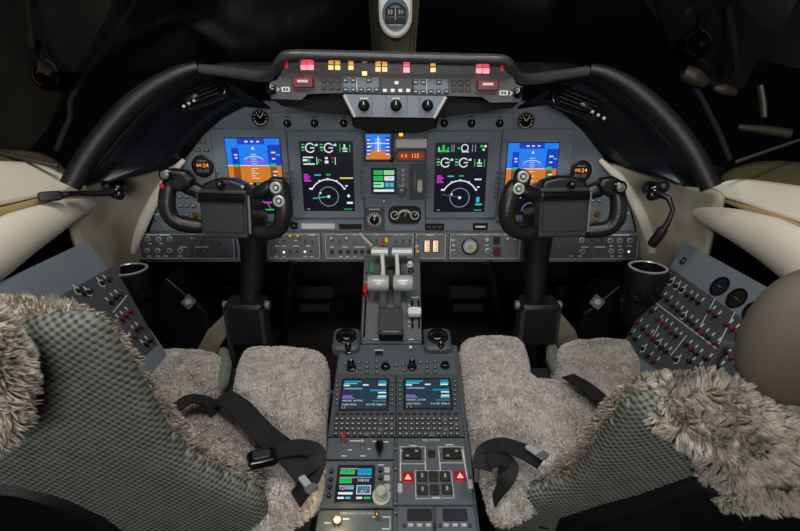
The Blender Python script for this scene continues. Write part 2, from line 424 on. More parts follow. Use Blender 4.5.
# raised knob ledges under the glareshield
for (x0, x1, ks) in ((272,356,(288,315,344)),(436,514,(444,471,499))):
    b = MB(); b.prism(poly(FM, [(x0,112),(x1,112),(x1,129),(x0,129)]), 0, .006, GREY, .002); dp = b.build('dimmer_plate', ip)
    for k in ks:
        x, y = FM.l(k, 123); part('dimmer_knob', 'a', mk_knob(.0085,.014,BLKG), dp, (x, y, .006))
        m = MB(); m.rect(x, y+.016, .016, .0035, .0063, BLK); m.build('marking', dp)
for x, y in ((246,120),(280,135),(287,221),(365,221),(424,216),(497,221),(574,140),(200,222),(600,225),(384,226),(404,229)):
    p = FM.l(x, y); part('screw', 's', mk_screw(), ip, (*p, 0))
# seam lines between bays
m = MB()
for x0,y0,x1,y1 in ((213,131,219,230),(365.5,131,364,230),(424.5,131,425.5,230),(571,131,566,230),(150,231,640,231)):
    p = FM.l(x0,y0); q = FM.l(x1,y1); m.line(*p, *q, .0018, .0004, BLK)
m.build('seam', ip)

C = dict(blue=emi((30,125,235),1.0), blue2=emi((18,60,190)), brown=emi((205,120,40)), brn2=emi((140,70,30)), wht=emi((225,230,240)), grn=emi((30,190,90)),
         cyn=emi((40,190,210)), mag=emi((200,50,200)), blk=emi((6,8,24)), yel=emi((225,210,60)), navy=emi((14,20,80)), red=emi((220,40,40)), gry=emi((140,145,160)), lim=emi((150,225,170)), teal=emi((50,90,110)))
class Scr:
    """draws on a screen of w x h metres, u,v in 0..1 from the top left"""
    def __init__(s, w_, h): s.w = w_; s.h = h; s.b = MB(); s.z = .0012
    def p(s, u, v): return ((u-.5)*s.w, (.5-v)*s.h)
    def lay(s): s.z += .0004
    def rect(s, u, v, w_, h, m): x, y = s.p(u+w_/2, v+h/2); s.b.rect(x, y, w_*s.w, h*s.h, s.z, C[m]); return s
    def line(s, u0, v0, u1, v1, w_, m): s.b.line(*s.p(u0, v0), *s.p(u1, v1), w_*s.w, s.z, C[m])
    def arc(s, u, v, r, a0, a1, w_, m): s.b.arc(*s.p(u, v), r*s.w, a0, a1, w_*s.w, s.z, C[m])
    def disc(s, u, v, r, m): x, y = s.p(u, v); s.b.lathe([(r*s.w, s.z-.0003), (r*s.w, s.z+.0002)], C[m], 14, (x, y))
    def text(s, t, u, v, h, m, align='CENTER'): x, y = s.p(u, v); s.b.text(t, x, y, h*s.h, s.z+.0003, C[m], align)
    def tri(s, pts, m): s.b.prism([s.p(*q) for q in pts], s.z-.0003, s.z+.0002, C[m])
def draw_pfd(s):
    s.rect(0,0,1,1,'blk'); s.lay(); s.rect(0,0,1,.36,'blue'); s.rect(0,.34,1,.235,'brown'); s.lay()
    s.rect(.22,.0,.5,.075,'blue2'); s.rect(.1,.12,.13,.24,'blue2'); s.rect(.1,.36,.13,.17,'brn2'); s.rect(.77,.08,.23,.28,'blue2'); s.rect(.79,.36,.12,.19,'brn2')
    s.rect(.0,.345,1,.008,'wht'); s.lay()
    for u,v,w_ in ((.36,.03,.06),(.47,.03,.05),(.58,.03,.05),(.14,.2,.06),(.15,.24,.05),(.83,.17,.08),(.84,.25,.06),(.84,.42,.08),(.84,.47,.05)): s.rect(u,v,w_,.018,'wht')
    s.tri([(.47,.14),(.53,.14),(.5,.10)],'wht'); s.arc(.5,.44,.3,55,125,.012,'wht')
    for k in range(5): s.rect(.43,.385+.032*k,.14-(k%2)*.07,.007,'wht'); s.rect(.45,.2+.03*k,.1,.006,'wht')
    s.rect(.32,.29,.13,.018,'mag'); s.rect(.55,.29,.13,.018,'mag'); s.rect(.11,.33,.1,.035,'grn'); s.rect(.79,.32,.11,.045,'grn'); s.rect(.92,.2,.07,.02,'cyn')
    s.rect(.02,.585,.09,.02,'wht'); s.rect(.02,.65,.16,.022,'mag'); s.rect(.04,.69,.12,.022,'mag'); s.rect(.36,.58,.07,.02,'yel'); s.rect(.5,.585,.09,.02,'grn')
    s.arc(.55,.95,.36,30,150,.025,'wht'); s.arc(.55,.95,.17,0,180,.012,'gry'); s.line(.42,.66,.38,.63,.02,'wht'); s.rect(.54,.78,.03,.02,'wht')
    s.rect(.6,.84,.16,.02,'mag'); s.rect(.8,.6,.14,.015,'cyn'); s.rect(.62,.94,.2,.018,'grn'); s.rect(.76,.68,.1,.015,'wht'); s.rect(.88,.72,.08,.015,'wht'); s.line(.84,.74,.9,.8,.012,'wht')
    s.rect(.04,.86,.12,.018,'wht'); s.rect(.84,.9,.12,.018,'cyn')
def draw_map(s, rt):
    s.rect(0,0,1,1,'blk'); s.lay(); y = .19 if rt else 0
    if rt:
        s.rect(.04,.09,.22,.03,'grn'); s.rect(.12,.02,.05,.08,'grn'); s.rect(.04,.05,.03,.06,'lim'); s.rect(.22,.05,.03,.06,'grn')
        for u in (.3,.34,.7,.76): s.rect(u,.015,.015,.1,'gry')
        s.arc(.56,.06,.065,0,360,.018,'wht'); s.rect(.42,.05,.05,.025,'grn'); s.rect(.5,.11,.14,.012,'wht'); s.rect(.86,.02,.06,.03,'grn'); s.rect(.9,.07,.05,.03,'lim'); s.rect(.94,.02,.04,.03,'wht')
    for u in (.19,.55):
        s.arc(u,.08+y,.085,40,330,.022,'wht'); s.line(u,.08+y,u+.085,.08+y,.02,'wht'); s.line(u+.08,.05+y,u+.14,.02+y,.02,'cyn')
        for k in range(3): s.rect(u-.17,.025+.04*k+y,.06,.016,('grn','lim','grn')[k])
        s.rect(u+.1,.03+y,.05,.022,'wht')
    s.rect(.76,.03+y,.015,.11,'grn'); s.rect(.95,.03+y,.015,.11,'grn'); s.rect(.84,.03+y,.03,.05,'wht'); s.rect(.81,.08+y,.1,.022,'lim'); s.rect(.82,.12+y,.09,.015,'wht')
    if not rt:
        s.rect(.04,.205,.2,.018,'wht'); s.rect(.03,.24,.09,.03,'wht'); s.rect(.04,.3,.22,.02,'wht'); s.rect(.14,.24,.03,.05,'grn')
        s.rect(.3,.21,.012,.11,'wht'); s.line(.34,.24,.34,.3,.015,'grn'); s.line(.36,.24,.4,.27,.015,'grn'); s.rect(.47,.21,.05,.03,'wht'); s.rect(.46,.26,.07,.04,'wht'); s.rect(.6,.21,.02,.03,'red'); s.rect(.6,.27,.02,.02,'grn'); s.rect(.66,.21,.012,.11,'wht')
    v = .46
    for k in range(4): s.rect(.03,v+.03*k-.005,(.09,.13,.1,.14)[k],.02,'mag')
    s.rect(.24,.46,.13,.018,'cyn'); s.rect(.47,.455,.09,.018,'grn')
    if rt: s.rect(.72,.45,.08,.018,'navy')
    s.rect(.78 if rt else .74,.505,.14 if rt else .26,.02,'wht' if rt else 'yel')
    s.arc(.5,.80,.36,28,152,.024,'wht'); s.arc(.5,.79,.195,0,360,.014,'gry')
    for a in (152,117,90,62,28):
        t = math.radians(a); k = s.w/s.h
        s.line(.5+.35*math.cos(t), .8-.35*k*math.sin(t), .5+.39*math.cos(t), .8-.39*k*math.sin(t), .03, 'wht')
    s.rect(.12,.66,.06,.025,'wht'); s.rect(.84,.62,.05,.02,'wht'); s.disc(.5,.79,.03,'wht'); s.rect(.32,.725,.035,.025,'wht')
    if rt: s.line(.14,.74,.46,.78,.018,'teal'); s.rect(.84,.78,.06,.08,'cyn'); s.rect(.82,.88,.14,.025,'cyn')
    else: s.line(.18,.82,.48,.79,.018,'cyn'); s.disc(.9,.78,.03,'wht'); s.rect(.86,.87,.12,.03,'wht')
    s.rect(.05,.975,.06,.012,'gry'); s.rect(.8,.975,.16,.012,'grn')
def display(label, bz, sc, draw, group='large cockpit display units'):
    F = FM.at((bz[0]+bz[2])/2, (bz[1]+bz[3])/2); t = thing('display_unit', label, 'display', F, group)
    x0,y0 = F.l(bz[0],bz[1]); x1,y1 = F.l(bz[2],bz[3]); W = (F.l(bz[2],(bz[1]+bz[3])/2)[0]-F.l(bz[0],(bz[1]+bz[3])/2)[0]); H = y0-y1
    b = MB(); b.bbox((0,0,.004),(W,H,.008),.006,GREY)
    sx = (sc[0]+sc[2])/2; sy = (sc[1]+sc[3])/2; cx, cy = F.l(sx, sy, .008)
    w_ = F.l(sc[2], sy, .008)[0]-F.l(sc[0], sy, .008)[0]; h = F.l(sx, sc[1], .008)[1]-F.l(sx, sc[3], .008)[1]
    b.box((cx,cy,.0081),(w_+.005,h+.005,.001),BLK); bz_ = b.build('bezel', t, bevel=.001)
    s = Scr(w_, h); draw(s); s.b.v = [(x+cx, y+cy, z+.0078) for x,y,z in s.b.v]; s.b.build('screen', t, smooth=0)
    for side_ in (-1, 1):
        for k in range(6): part('bezel_key','k', mk_button(.004,.006,.002,GREYD), bz_, (side_*(W/2-.006), -.01-.014*k+.02, .008))
    for a in (-1,1):
        for c in (-1,1): part('screw','s', mk_screw(), bz_, (a*(W/2-.004), c*(H/2-.004), .008))
    return t
display('blue and brown attitude display behind the pilot yoke, left end of panel', (217,130,290,223), (229.5,139.5,282.5,214), draw_pfd)
display('black map display with engine dials, beside the pilot yoke', (290.5,132,363.5,219), (302.5,143,353,211), lambda s: draw_map(s, 0))
display('black map display with two rows of green engine data, beside the copilot yoke', (426,132,498,219), (435.3,144.5,485.5,212), lambda s: draw_map(s, 1))
display('blue and brown attitude display behind the copilot yoke, right end of panel', (499,130,569,223), (505.5,144,555,215), draw_pfd)

def plate(name, label, cat, r, z=.004, m=GREY, F=FM, pn='faceplate', rad=.002, group=None):
    """a thing whose faceplate covers pixel rect r on face F; returns root, local mapping, W, H, top height"""
    cx, cy = (r[0]+r[2])/2, (r[1]+r[3])/2; G = F.at(cx, cy); t = thing(name, label, cat, G, group)
    W = G.l(r[2],cy)[0]-G.l(r[0],cy)[0]; H = G.l(cx,r[1])[1]-G.l(cx,r[3])[1]
    b = MB(); b.bbox((0,0,z/2),(W,H,z),rad,m); b.build(pn, t)
    return t, G, W, H
ORG = emi((255,150,70), 1.6); CRM = emi((235,235,225), .75)
# clocks
for (x,y,lab,txt) in ((203,166,'round digital clock with orange digits left of the pilot yoke','00:24'),(580.5,171,'round digital clock with orange digits above the copilot yoke','00:24')):
    G = FM.at(x,y); t = thing('clock', lab, 'clock', G, 'orange digital clocks')
    b = MB(); b.lathe([(.03,0),(.03,.003),(.027,.005),(.026,.003)], BLK, 28); b.build('case', t)
    b = MB(); b.text('CHRONO',0,.014,.004,.0036,MARK); b.text(txt,0,.002,.011,.0038,ORG); b.rect(-.009,-.012,.014,.009,.0036,STEEL); b.rect(.009,-.012,.014,.009,.0036,STEEL)
    b.text('SEL',-.009,-.012,.004,.0042,BLK); b.text('CTL',.009,-.012,.004,.0042,BLK); b.build('dial', t)
# annunciator placards above the left clock
for i,(x,y,w_) in enumerate(((203,142,.016),(198,150.5,.014),(206.5,150.5,.014))):
    p = FM.l(x,y); m = MB(); m.rect(*p,w_,.008,.0006,BLK); m.rect(p[0],p[1]+.0016,w_*.7,.0018,.0009,YEL); m.rect(p[0],p[1]-.002,w_*.6,.0016,.0009,GRN); m.build('placard', ip)
# analogue gauges top corners
for (x,y,lab) in ((260.5,118,'small round pressure gauge above the pilot attitude display'),(525.5,121,'small round pressure gauge above the copilot attitude display')):
    G = FM.at(x,y); t = thing('gauge', lab, 'gauge', G, 'small round gauges on the upper panel')
    b = MB(); b.lathe([(.024,0),(.024,.004),(.021,.006),(.020,.004)], STEEL, 24); b.build('ring', t)
    b = MB(); b.lathe([(.0205,.003),(.0205,.0042)], GLASSK, 24)
    for k in range(12):
        a = math.radians(30*k); b.line(.014*math.cos(a),.014*math.sin(a),.018*math.cos(a),.018*math.sin(a),.0018,.0046,MARK)
    b.arc(0,0,.0165,200,340,.002,.0046,MARK if x < 400 else TAN); b.build('dial', t)
    b = MB(); b.line(0,0,.009,.011,.0022,.0055,MARK); b.line(0,0,-.006,.01,.002,.0055,MARK); b.build('needle', t)
# standby attitude
t,G,W,H = plate('standby_attitude_indicator','small square standby attitude indicator at the top centre of the panel','instrument',(364,132.5,394,162),.006,BLK)
s = Scr(.066,.066); s.rect(0,0,1,.62,'blue'); s.rect(0,.62,1,.38,'brown'); s.lay(); s.rect(0,.15,.2,.7,'blue2'); s.rect(.8,.1,.2,.7,'blue2'); s.lay()
for k in range(5): s.rect(.38,.2+.11*k,.24,.02,'wht'); s.rect(.05,.2+.14*k,.13,.05,'wht'); s.rect(.82,.2+.14*k,.13,.05,'wht')
s.rect(.2,.35,.6,.03,'wht'); s.rect(.48,.1,.05,.6,'wht'); s.rect(.1,.45,.15,.03,'yel')
s.b.v = [(x-.002,y+.002,z+.005) for x,y,z in s.b.v]; s.b.build('screen', t, smooth=0)
part('knob','sa',mk_knob(.005,.01,BLKG), t, (W/2-.006,-H/2+.006,.006))
# cream placard + amber window
t,G,W,H = plate('placard','blank cream placard strip above the orange readout','placard',(396,139,427,147.5),.003,WHT,rad=.001)
t,G,W,H = plate('frequency_readout','oval orange lit readout right of the standby attitude indicator','display',(394.5,149,427,162),.005,GREYD,rad=.012)
b = MB(); b.bbox((0,0,.0055),(W*.84,H*.62,.002),.008,emi((120,45,15),1)); b.text('0.0',-.018,0,.011,.0068,ORG); b.text('125',.012,0,.011,.0068,ORG); b.build('screen', t)
p = FM.l(401,134); part('amber_light','al',mk_lamp(.010,.010,emi((255,140,20),3)), ip, (*p,0))
# radio tuning display
t,G,W,H = plate('radio_tuning_unit','square radio tuning display with a round knob, centre of the panel','radio',(362.5,165,409,197),.006,GREY)
s = Scr(.062,.066); s.rect(0,0,1,1,'blk'); s.lay(); s.rect(.05,.06,.4,.18,'grn'); s.rect(.5,.06,.45,.18,'lim'); s.rect(.05,.3,.42,.18,'grn'); s.rect(.52,.3,.43,.18,'wht'); s.rect(.04,.55,.45,.22,'lim'); s.rect(.52,.52,.44,.3,'teal'); s.rect(.04,.85,.9,.1,'wht'); s.lay()
s.text('118.00',.25,.15,.09,'blk'); s.text('121.50',.73,.15,.09,'blk'); s.text('110.10',.26,.39,.09,'blk'); s.text('1200',.74,.39,.09,'blk'); s.rect(.56,.58,.16,.15,'cyn'); s.rect(.76,.58,.16,.15,'cyn'); s.rect(.06,.62,.3,.04,'blk')
cx,cy = G.l(384,180.5); s.b.v = [(x+cx,y+cy,z+.005) for x,y,z in s.b.v]; s.b.build('screen', t, smooth=0)
b = MB(); b.box((cx,cy,.0062),(.070,.074,.0012),BLK); b.build('screen_frame', t)
for k in range(4):
    p = G.l(403,169.5+4.7*k); part('key','rk',mk_button(.009,.008,.003,SILVP), t, (*p,.006))
p = G.l(401.5,190.5); part('tuning_knob','tk',mk_knob(.013,.016,STEEL,False), t, (*p,.006))
# gear handle
t,G,W,H = plate('landing_gear_control','landing gear handle plate with a white wheel lever, right of the radio display','control',(409.5,164,427,200),.004,GREYD)
b = MB(); p = G.l(415,181); b.box((p[0],p[1],.0042),(.005,.05,.001),STEEL); b.build('slot', t)
b = MB(); p = G.l(419.5,184); b.bbox((p[0],p[1],.02),(.015,.036,.018),.006,WHT); b.cyl((p[0],p[1],.003),(p[0],p[1],.014),.004,STEEL); b.build('lever', t)
for x,y in ((414,169),(422,168),(416,194)): p = G.l(x,y); part('screw','s',mk_screw(), t, (*p,.004))
# clearance dial
t,G,W,H = plate('selector_dial','round black rotary selector with radial white ticks on a square plate','dial',(364.5,207.5,384.5,229.5),.004,GREYD)
m = MB(); m.rect(0,H/2-.004,.03,.003,.0045,MARK)
for k in range(16):
    a = 2*math.pi*k/16; m.line(.013*math.cos(a),.013*math.sin(a)-.002,.0205*math.cos(a),.0205*math.sin(a)-.002,.0028,.0044,MARK)
m.build('marking', t); part('knob','sd',mk_knob(.0105,.014,BLKG), t, (0,-.002,.004))
# trim indicator
t,G,W,H = plate('trim_indicator','wide rounded trim indicator with a centre scale, beside the rotary selector','indicator',(388.5,206,421,223.5),.005,BLK,rad=.018)
b = MB(); b.arc(0,-.006,.02,20,160,.006,.0058,MARK); b.line(0,-.004,.004,.014,.003,.0062,TAN)
for s_ in (-1,1): b.arc(s_*.028,0,.011,0,360,.0025,.0058,MARK); b.line(s_*.028,0,s_*.028+.007,.006,.002,.006,MARK)
b.text('0.0',0,.010,.006,.0064,TAN); b.build('dial', t)
p = FM.l(384,201); m = MB(); m.rect(*p,.013,.016,.0008,GREYD); m.rect(*p,.007,.008,.0012,MARK); m.build('placard', ip)
for r_,mm,lb in (((301,223.5,335,228.5),WHT,'cream name strip'),((339,224,362,229),BLK,None),((425,223.5,444,230),BLK,None),((473,223,487.5,230),BLK,None),((290,222,298,229),BLK,None)):
    p0 = FM.l(r_[0],r_[1]); p1 = FM.l(r_[2],r_[3]); m = MB(); m.bbox(((p0[0]+p1[0])/2,(p0[1]+p1[1])/2,.001),(p1[0]-p0[0],p0[1]-p1[1],.002),.002,mm)
    if r_[0] == 473: m.rect((p0[0]+p1[0])/2,(p0[1]+p1[1])/2,.028,.005,.0024,MARK)
    elif r_[0] == 425: [m.rect(p0[0]+.01+.016*k,(p0[1]+p1[1])/2,.010,.006,.0023,GREYD) for k in range(3)]
    elif r_[0] == 290: m.rect((p0[0]+p1[0])/2,(p0[1]+p1[1])/2,.007,.006,.0023,GRN)
    o = m.build('placard', ip)
    if lb: o['label'] = lb
# left lower switches on the main panel, behind the yoke
for (x,y,mm) in ((180,196,BLUEGREY),(187,196,BLUEGREY),(194,196,BLUEGREY),(181,205,BLUEGREY),(187,205,BLUEGREY),(194,205,BLUEGREY),(181,214,BLUEGREY),(187,214,BLUEGREY),(585,200,BLUEGREY),(592,200,BLUEGREY),(599,200,BLUEGREY),(585,214,BLUEGREY)):
    p = FM.l(x,y); part('push_button','pb'+mm.name,mk_button(.013,.011,.004,mm,MARK), ip, (*p,0))
for x,y,mm in ((196,214,BRASS),(597,213,BRASS),(595,222,BRASS)):
    p = FM.l(x,y); part('jack_socket','js',lambda b: b.lathe([(.009,0),(.009,.004),(.005,.005),(.005,.002)],BRASS,16), ip, (*p,0), label='brass socket')
for x,y in ((156,220),(624,219)):
    p = FM.l(x,y); part('toggle_switch','tb',mk_toggle(BLK), ip, (*p,0)); m = MB(); m.rect(p[0],p[1]+.017,.026,.003,.0004,MARK); m.build('marking', ip)
for x in (581,587.5): p = FM.l(x,187); part('green_light','gl',mk_lamp(.007,.005,emi((60,240,90),2)), ip, (*p,0))

# ================================================================ LOWER SWITCH PANELS
FL = Frame((PXC, 1.345, 0.64), (1,0,0), (0,.12,1))
def low(label, r, marks=(), name='switch_panel', m=STRIP):
    t,G,W,H = plate(name, label, 'switch panel', r, .010, m, FL, group='lower switch panels under the displays', rad=.003)
    b = MB(); z = .0103
    for x0,y0,x1,y1 in ((-W/2+.003,H/2-.003,W/2-.003,H/2-.003),(-W/2+.003,-H/2+.003,W/2-.003,-H/2+.003),(-W/2+.003,-H/2+.003,-W/2+.003,H/2-.003),(W/2-.003,-H/2+.003,W/2-.003,H/2-.003)):
        b.line(x0,y0,x1,y1,.0012,z,MARK)
    for x,y,w_ in marks: p = G.l(x,y,.01); b.rect(p[0],p[1],w_,.0028,z,MARK)
    b.build('marking', t); return t, G
def put(t, G, name, key, mk, pts, z=.010, **kw):
    for x,y in pts: p = G.l(x,y,z); part(name, key, mk, t, (*p, z), **kw)
t,G = low('dark lower switch panel at the far left under the pilot yoke', (140,232.5,236,258.5), [(152,235,.03),(165,235,.03),(183,247,.02),(200,247,.025),(205,247,.02),(166,256,.012),(149,256,.012),(158,256,.012),(180,256,.012),(150,243.5,.01),(161,243.5,.01)], m=GREYD)
put(t,G,'audio_knob','r',mk_ring(.0075),[(148,239),(159,239),(170,239),(147.5,250.5),(158,250.5),(170,250.5),(180.5,250.5)])
put(t,G,'toggle_switch','ts',mk_toggle(SILV),[(194,239)]); put(t,G,'toggle_switch','tb',mk_toggle(BLK),[(194,251),(203,251),(213,238),(222,244)])
t,G = low('grey switch panel with two yellow knobs, right of the pilot yoke column', (268,232.5,321,258.5), [(281,235,.02),(312,235,.02),(277,246,.012),(284,246,.012),(296,246,.022),(308,246,.014),(276,256.5,.01),(284,256.5,.01),(305,256.5,.01),(312,256.5,.01),(296,240.5,.01)])
put(t,G,'toggle_switch','ty',mk_toggle(YEL,r=.0042,h=.012),[(291,236.5),(298.5,236.5)],label='yellow knob'); put(t,G,'toggle_switch','tr',mk_toggle(RED),[(275,242),(278.5,242)]); put(t,G,'toggle_switch','tb',mk_toggle(BLK),[(285,241),(306,242),(313,242),(276,251.5),(291,251.5),(298,251.5),(312,251.5)])
put(t,G,'lamp','wl',mk_lamp(.006,.006,emi((235,240,235),1.2)),[(284,252),(305,251.5)])
t,G = low('long centre switch panel of toggles directly behind the thrust levers', (325,232.5,414,258.5), [(340,234.5,.02),(355,234.5,.012),(377,234.5,.012),(396,234.5,.012),(402,234.5,.012),(332,247,.012),(345,247,.014),(360,247,.03),(376,247,.015),(341,256.5,.008),(347.5,256.5,.008),(355,256.5,.008)])
put(t,G,'toggle_switch','tw',mk_toggle(WHT,r=.003),[(332,239),(347,239)]); put(t,G,'toggle_switch','tgr',mk_toggle(GRN),[(355,241),(396,241)]); put(t,G,'toggle_switch','tk',mk_toggle(BLK),[(377,241),(403,241),(410,241),(340,241)])
put(t,G,'audio_knob','r5',mk_knob(.0045,.008,BLKG),[(332,251.5),(340.5,251.5),(348,251.5),(355.5,251.5),(362,251.5),(369,251.5)])
p = G.l(385,242,.01); m = MB(); m.rect(p[0]-.004,p[1],.008,.024,.0105,RED); m.rect(p[0]+.004,p[1]+.006,.008,.012,.0105,YEL); m.rect(p[0]+.004,p[1]-.006,.008,.012,.0105,GRN); m.build('flap_placard', t, label='red, yellow and green placard')
t,G = low('narrow panel with two tall backlit scales, right of the thrust levers', (415,232.5,446,258.5), [(417,246,.01),(430,235,.02)])
for x in (427,435.5):
    p = G.l(x,246,.01); b = MB(); b.box((p[0],p[1],.0105),(.019,.036,.002),BLK); b.box((p[0],p[1],.0118),(.014,.032,.001),emi((250,215,175),1.1))
    for k in range(5): b.rect(p[0]+.002,p[1]-.012+.006*k,.006,.0018,.0126,BLK)
    b.build('lit_scale', t)
put(t,G,'toggle_switch','tbr',mk_toggle(BRASS),[(417.5,239.5)]); put(t,G,'toggle_switch','ty',mk_toggle(YEL,r=.0042,h=.012),[(417.5,252)])
t,G = low('panel with a large round pressurization dial, left of the copilot yoke column', (449,232.5,520,258.5), [(470,234.5,.04),(487,234.5,.012),(496,234.5,.01),(509,234.5,.03),(453,250,.012),(453,240,.012),(487,245,.012)])
p = G.l(470,246,.01); b = MB(); b.lathe([(.024,.010),(.024,.016),(.0205,.018),(.020,.013)], BLK, 28, p); b.lathe([(.0195,.012),(.0195,.0146)], SILVP, 24, p)
for k in range(20): a = 2*math.pi*k/20; b.line(p[0]+.014*math.cos(a),p[1]+.014*math.sin(a),p[0]+.018*math.cos(a),p[1]+.018*math.sin(a),.001,.015,BLK)
b.lathe([(.008,.0146),(.007,.0175)], TAN, 20, p); b.build('pressure_dial', t)
put(t,G,'toggle_switch','tw',mk_toggle(WHT,r=.003),[(453,246)]); put(t,G,'audio_knob','rk',mk_knob(.0048,.008,SILVP),[(487,240)]); put(t,G,'audio_knob','r',mk_ring(.0075),[(487.5,250.5)])
put(t,G,'guarded_switch','gb',lambda b: b.bbox((0,0,.004),(.018,.019,.008),.002,BLK),[(496.5,240)]); put(t,G,'guarded_switch','gr',lambda b: b.bbox((0,0,.004),(.019,.024,.009),.002,DRED),[(496.5,251)],label='dark red guarded switch'); put(t,G,'toggle_switch','tw',mk_toggle(WHT,r=.003),[(506.5,239.5),(514,239.5)])
t,G = low('dark lower switch panel at the far right under the copilot yoke', (545,232.5,637,259), [(620,235,.05),(585,247,.02),(600,247,.03),(611,246,.01),(620,246,.01),(629,246,.014),(571,256,.012),(612,256,.01),(620,256,.012),(580,256,.012)], m=GREYD)
put(t,G,'audio_knob','r',mk_ring(.0075),[(581.5,240),(582,251),(610,240.5),(619.5,240.5),(629.5,240.5),(611,251),(620.5,251)]); put(t,G,'toggle_switch','tbr',mk_toggle(BRASS,r=.003),[(565,240),(560,247),(566,253),(572,248)]); put(t,G,'toggle_switch','tb',mk_toggle(BLK),[(590,241),(600,241),(596,252)])
put(t,G,'lamp','wl',mk_lamp(.006,.006,emi((235,240,235),1.2)),[(628.5,251.5)])
# ================================================================ GLARESHIELD
FC = Frame((PXC, 1.10, 1.10), (1,0,0), (0,.10,1))
def crs(P, R, n=5):
    Q = []; W = []
    for i in range(len(P)-1):
        p0 = P[max(i-1,0)]; p1 = P[i]; p2 = P[i+1]; p3 = P[min(i+2,len(P)-1)]
        for k in range(n):
            s = k/n; Q.append(.5*((2*p1)+(-p0+p2)*s+(2*p0-5*p1+4*p2-p3)*s*s+(-p0+3*p1-3*p2+p3)*s**3)); W.append(R[i]*(1-s)+R[i+1]*s)
    return Q+[P[-1]], W+[R[-1]]
gs = thing('glareshield', 'black padded glareshield hood arching over the whole instrument panel', 'glareshield', loc=(0,1.15,1.13))
# centre lip
lip = [onY(x,y,Y) for x,y,Y in ((200,69,1.20),(235,73,1.19),(262,76,1.16),(273,73,1.12),(281,60,1.08),(292,55,1.07),(340,55.5,1.07),(400,57,1.07),(460,58.5,1.07),(498,59.5,1.07),(508,63,1.08),(515,74,1.12),(528,79,1.16),(556,76,1.19),(588,71,1.20))]
LIPM = mat('hood lip vinyl', (58, 58, 60), .34, nscale=25, namp=.15, bscale=160, bstr=.3)  # vinyl lightened in colour for the highlight along the lip
rr = [.011,.012,.012,.011,.010,.010,.010,.010,.010,.010,.010,.011,.012,.012,.011]
b = MB(); b.tube(*crs(lip, rr, 4), LIPM, 14); b.build('front_lip', gs, world=True, smooth=60)
back = [Vector((p.x*1.0, 1.60, 1.135)) for p in lip]
b = MB(); b.loft([[tuple(p+Vector((0,0,.002))) for p in lip],[tuple(Vector((p.x,1.36,1.15))) for p in lip],[tuple(q) for q in back]], LEA, closed=False, caps=False); b.build('top_cover', gs, world=True, solid=.006)
for S, arcp, inner, nm in ((-1, [(198,67,1.20),(180,73,1.19),(155,86,1.175),(130,105,1.155),(106,131,1.13),(86,158,1.10),(70,186,1.07)],
                        [(270,108,1.34),(244,106,1.345),(220,118,1.345),(202,134,1.345),(188,152,1.345),(165,168,1.30),(110,182,1.12)], 'pilot'),
                       (1, [(590,69,1.20),(610,75,1.19),(634,89,1.175),(656,108,1.155),(678,132,1.13),(696,158,1.10),(711,188,1.07)],
                        [(518,108,1.34),(548,104,1.345),(566,114,1.345),(584,130,1.345),(600,150,1.345),(628,168,1.30),(676,184,1.12)], 'copilot')):
    A = [onY(*p) for p in arcp]; B = [onY(*p) for p in inner]
    AA, RA = crs(A, [.012,.016,.019,.021,.022,.022,.021]); b = MB(); b.tube(AA, RA, BOLST, 16); b.build('side_bolster', gs, world=True, smooth=60)
    A2 = [a.lerp(c, .16)+Vector((0,.012,.004)) for a, c in zip(A, B)]
    AA, RA = crs(A2, [.005,.007,.008,.008,.008,.008,.006]); b = MB(); b.tube(AA, RA, BOLST, 10); b.build('piping', gs, world=True, smooth=60)
    R3 = [[tuple(a) for a in A],[tuple(a.lerp(c,.35)+Vector((0,.03,0))) for a,c in zip(A,B)],[tuple(a.lerp(c,.75)+Vector((0,.02,0))) for a,c in zip(A,B)],[tuple(c) for c in B]]
    b = MB(); b.loft(R3, SHROUD, closed=False, caps=False); o = b.build('side_shroud', gs, world=True, smooth=60, solid=.006)
    # dark cover between bolster and windscreen
    Cc = [Vector((a.x*1.08+S*.02, a.y+.30, a.z-.06)) for a in A]
    b = MB(); b.loft([[tuple(a) for a in A],[tuple(c) for c in Cc]], DARKW, closed=False, caps=False); b.build('side_cover', gs, world=True, solid=.006)
    # air vent
    c = onY(*((202,95,1.245) if S < 0 else (576,103,1.245)))
    VF = Frame(c, (1,0,.35*(1 if S < 0 else -1)), (0,.25,1))
    t = thing('air_vent', 'dark oval air vent with slats in the shroud on the %s side' % nm, 'air vent', VF, 'glareshield air vents')
    b = MB(); b.bbox((0,0,.004),(.135,.052,.012),.024,BLKG); b.build('housing', t, bevel=.002)
    for k in range(4):
        b = MB(); b.box((0,-.014+.009*k,.012),(.10-.012*abs(k-1.5),.003,.010),BLK); b.build('slat', t)
    b = MB(); b.ball((S*.02,-.004,.018),.014,SHROUD,14,(1.5,.8,.6)); b.build('vane', t)
    b = MB()
    for k in range(3): b.ball((S*(-.012)-.0+S*(.05+.016*k) if S>0 else -.015-.014*k,-.012-.002*k,.02),.0045,SILV,10)
    b.build('thumb_wheel', t)

# crew warning panel
G = FC.at(397,78); cw = thing('warning_panel', 'long dark warning light console under the glareshield hood with lit red and amber squares', 'warning panel', G)
P = lambda x,y,h=0: G.l(x,y,h)
b = MB(); b.prism([P(x,y) for x,y in ((276,80),(287,57),(506,60),(517,84),(523,86),(522,102),(492,103),(484,97),(446,96),(345,93),(306,94),(300,100),(270,99),(269,82))], -.10, 0, CWPM, .003); b.build('console_body', cw)
b = MB(); b.prism([P(x,y) for x,y in ((286,58),(505,61),(503,75),(289,73))], 0, .002, BLK, .0); b.build('lamp_strip', cw)
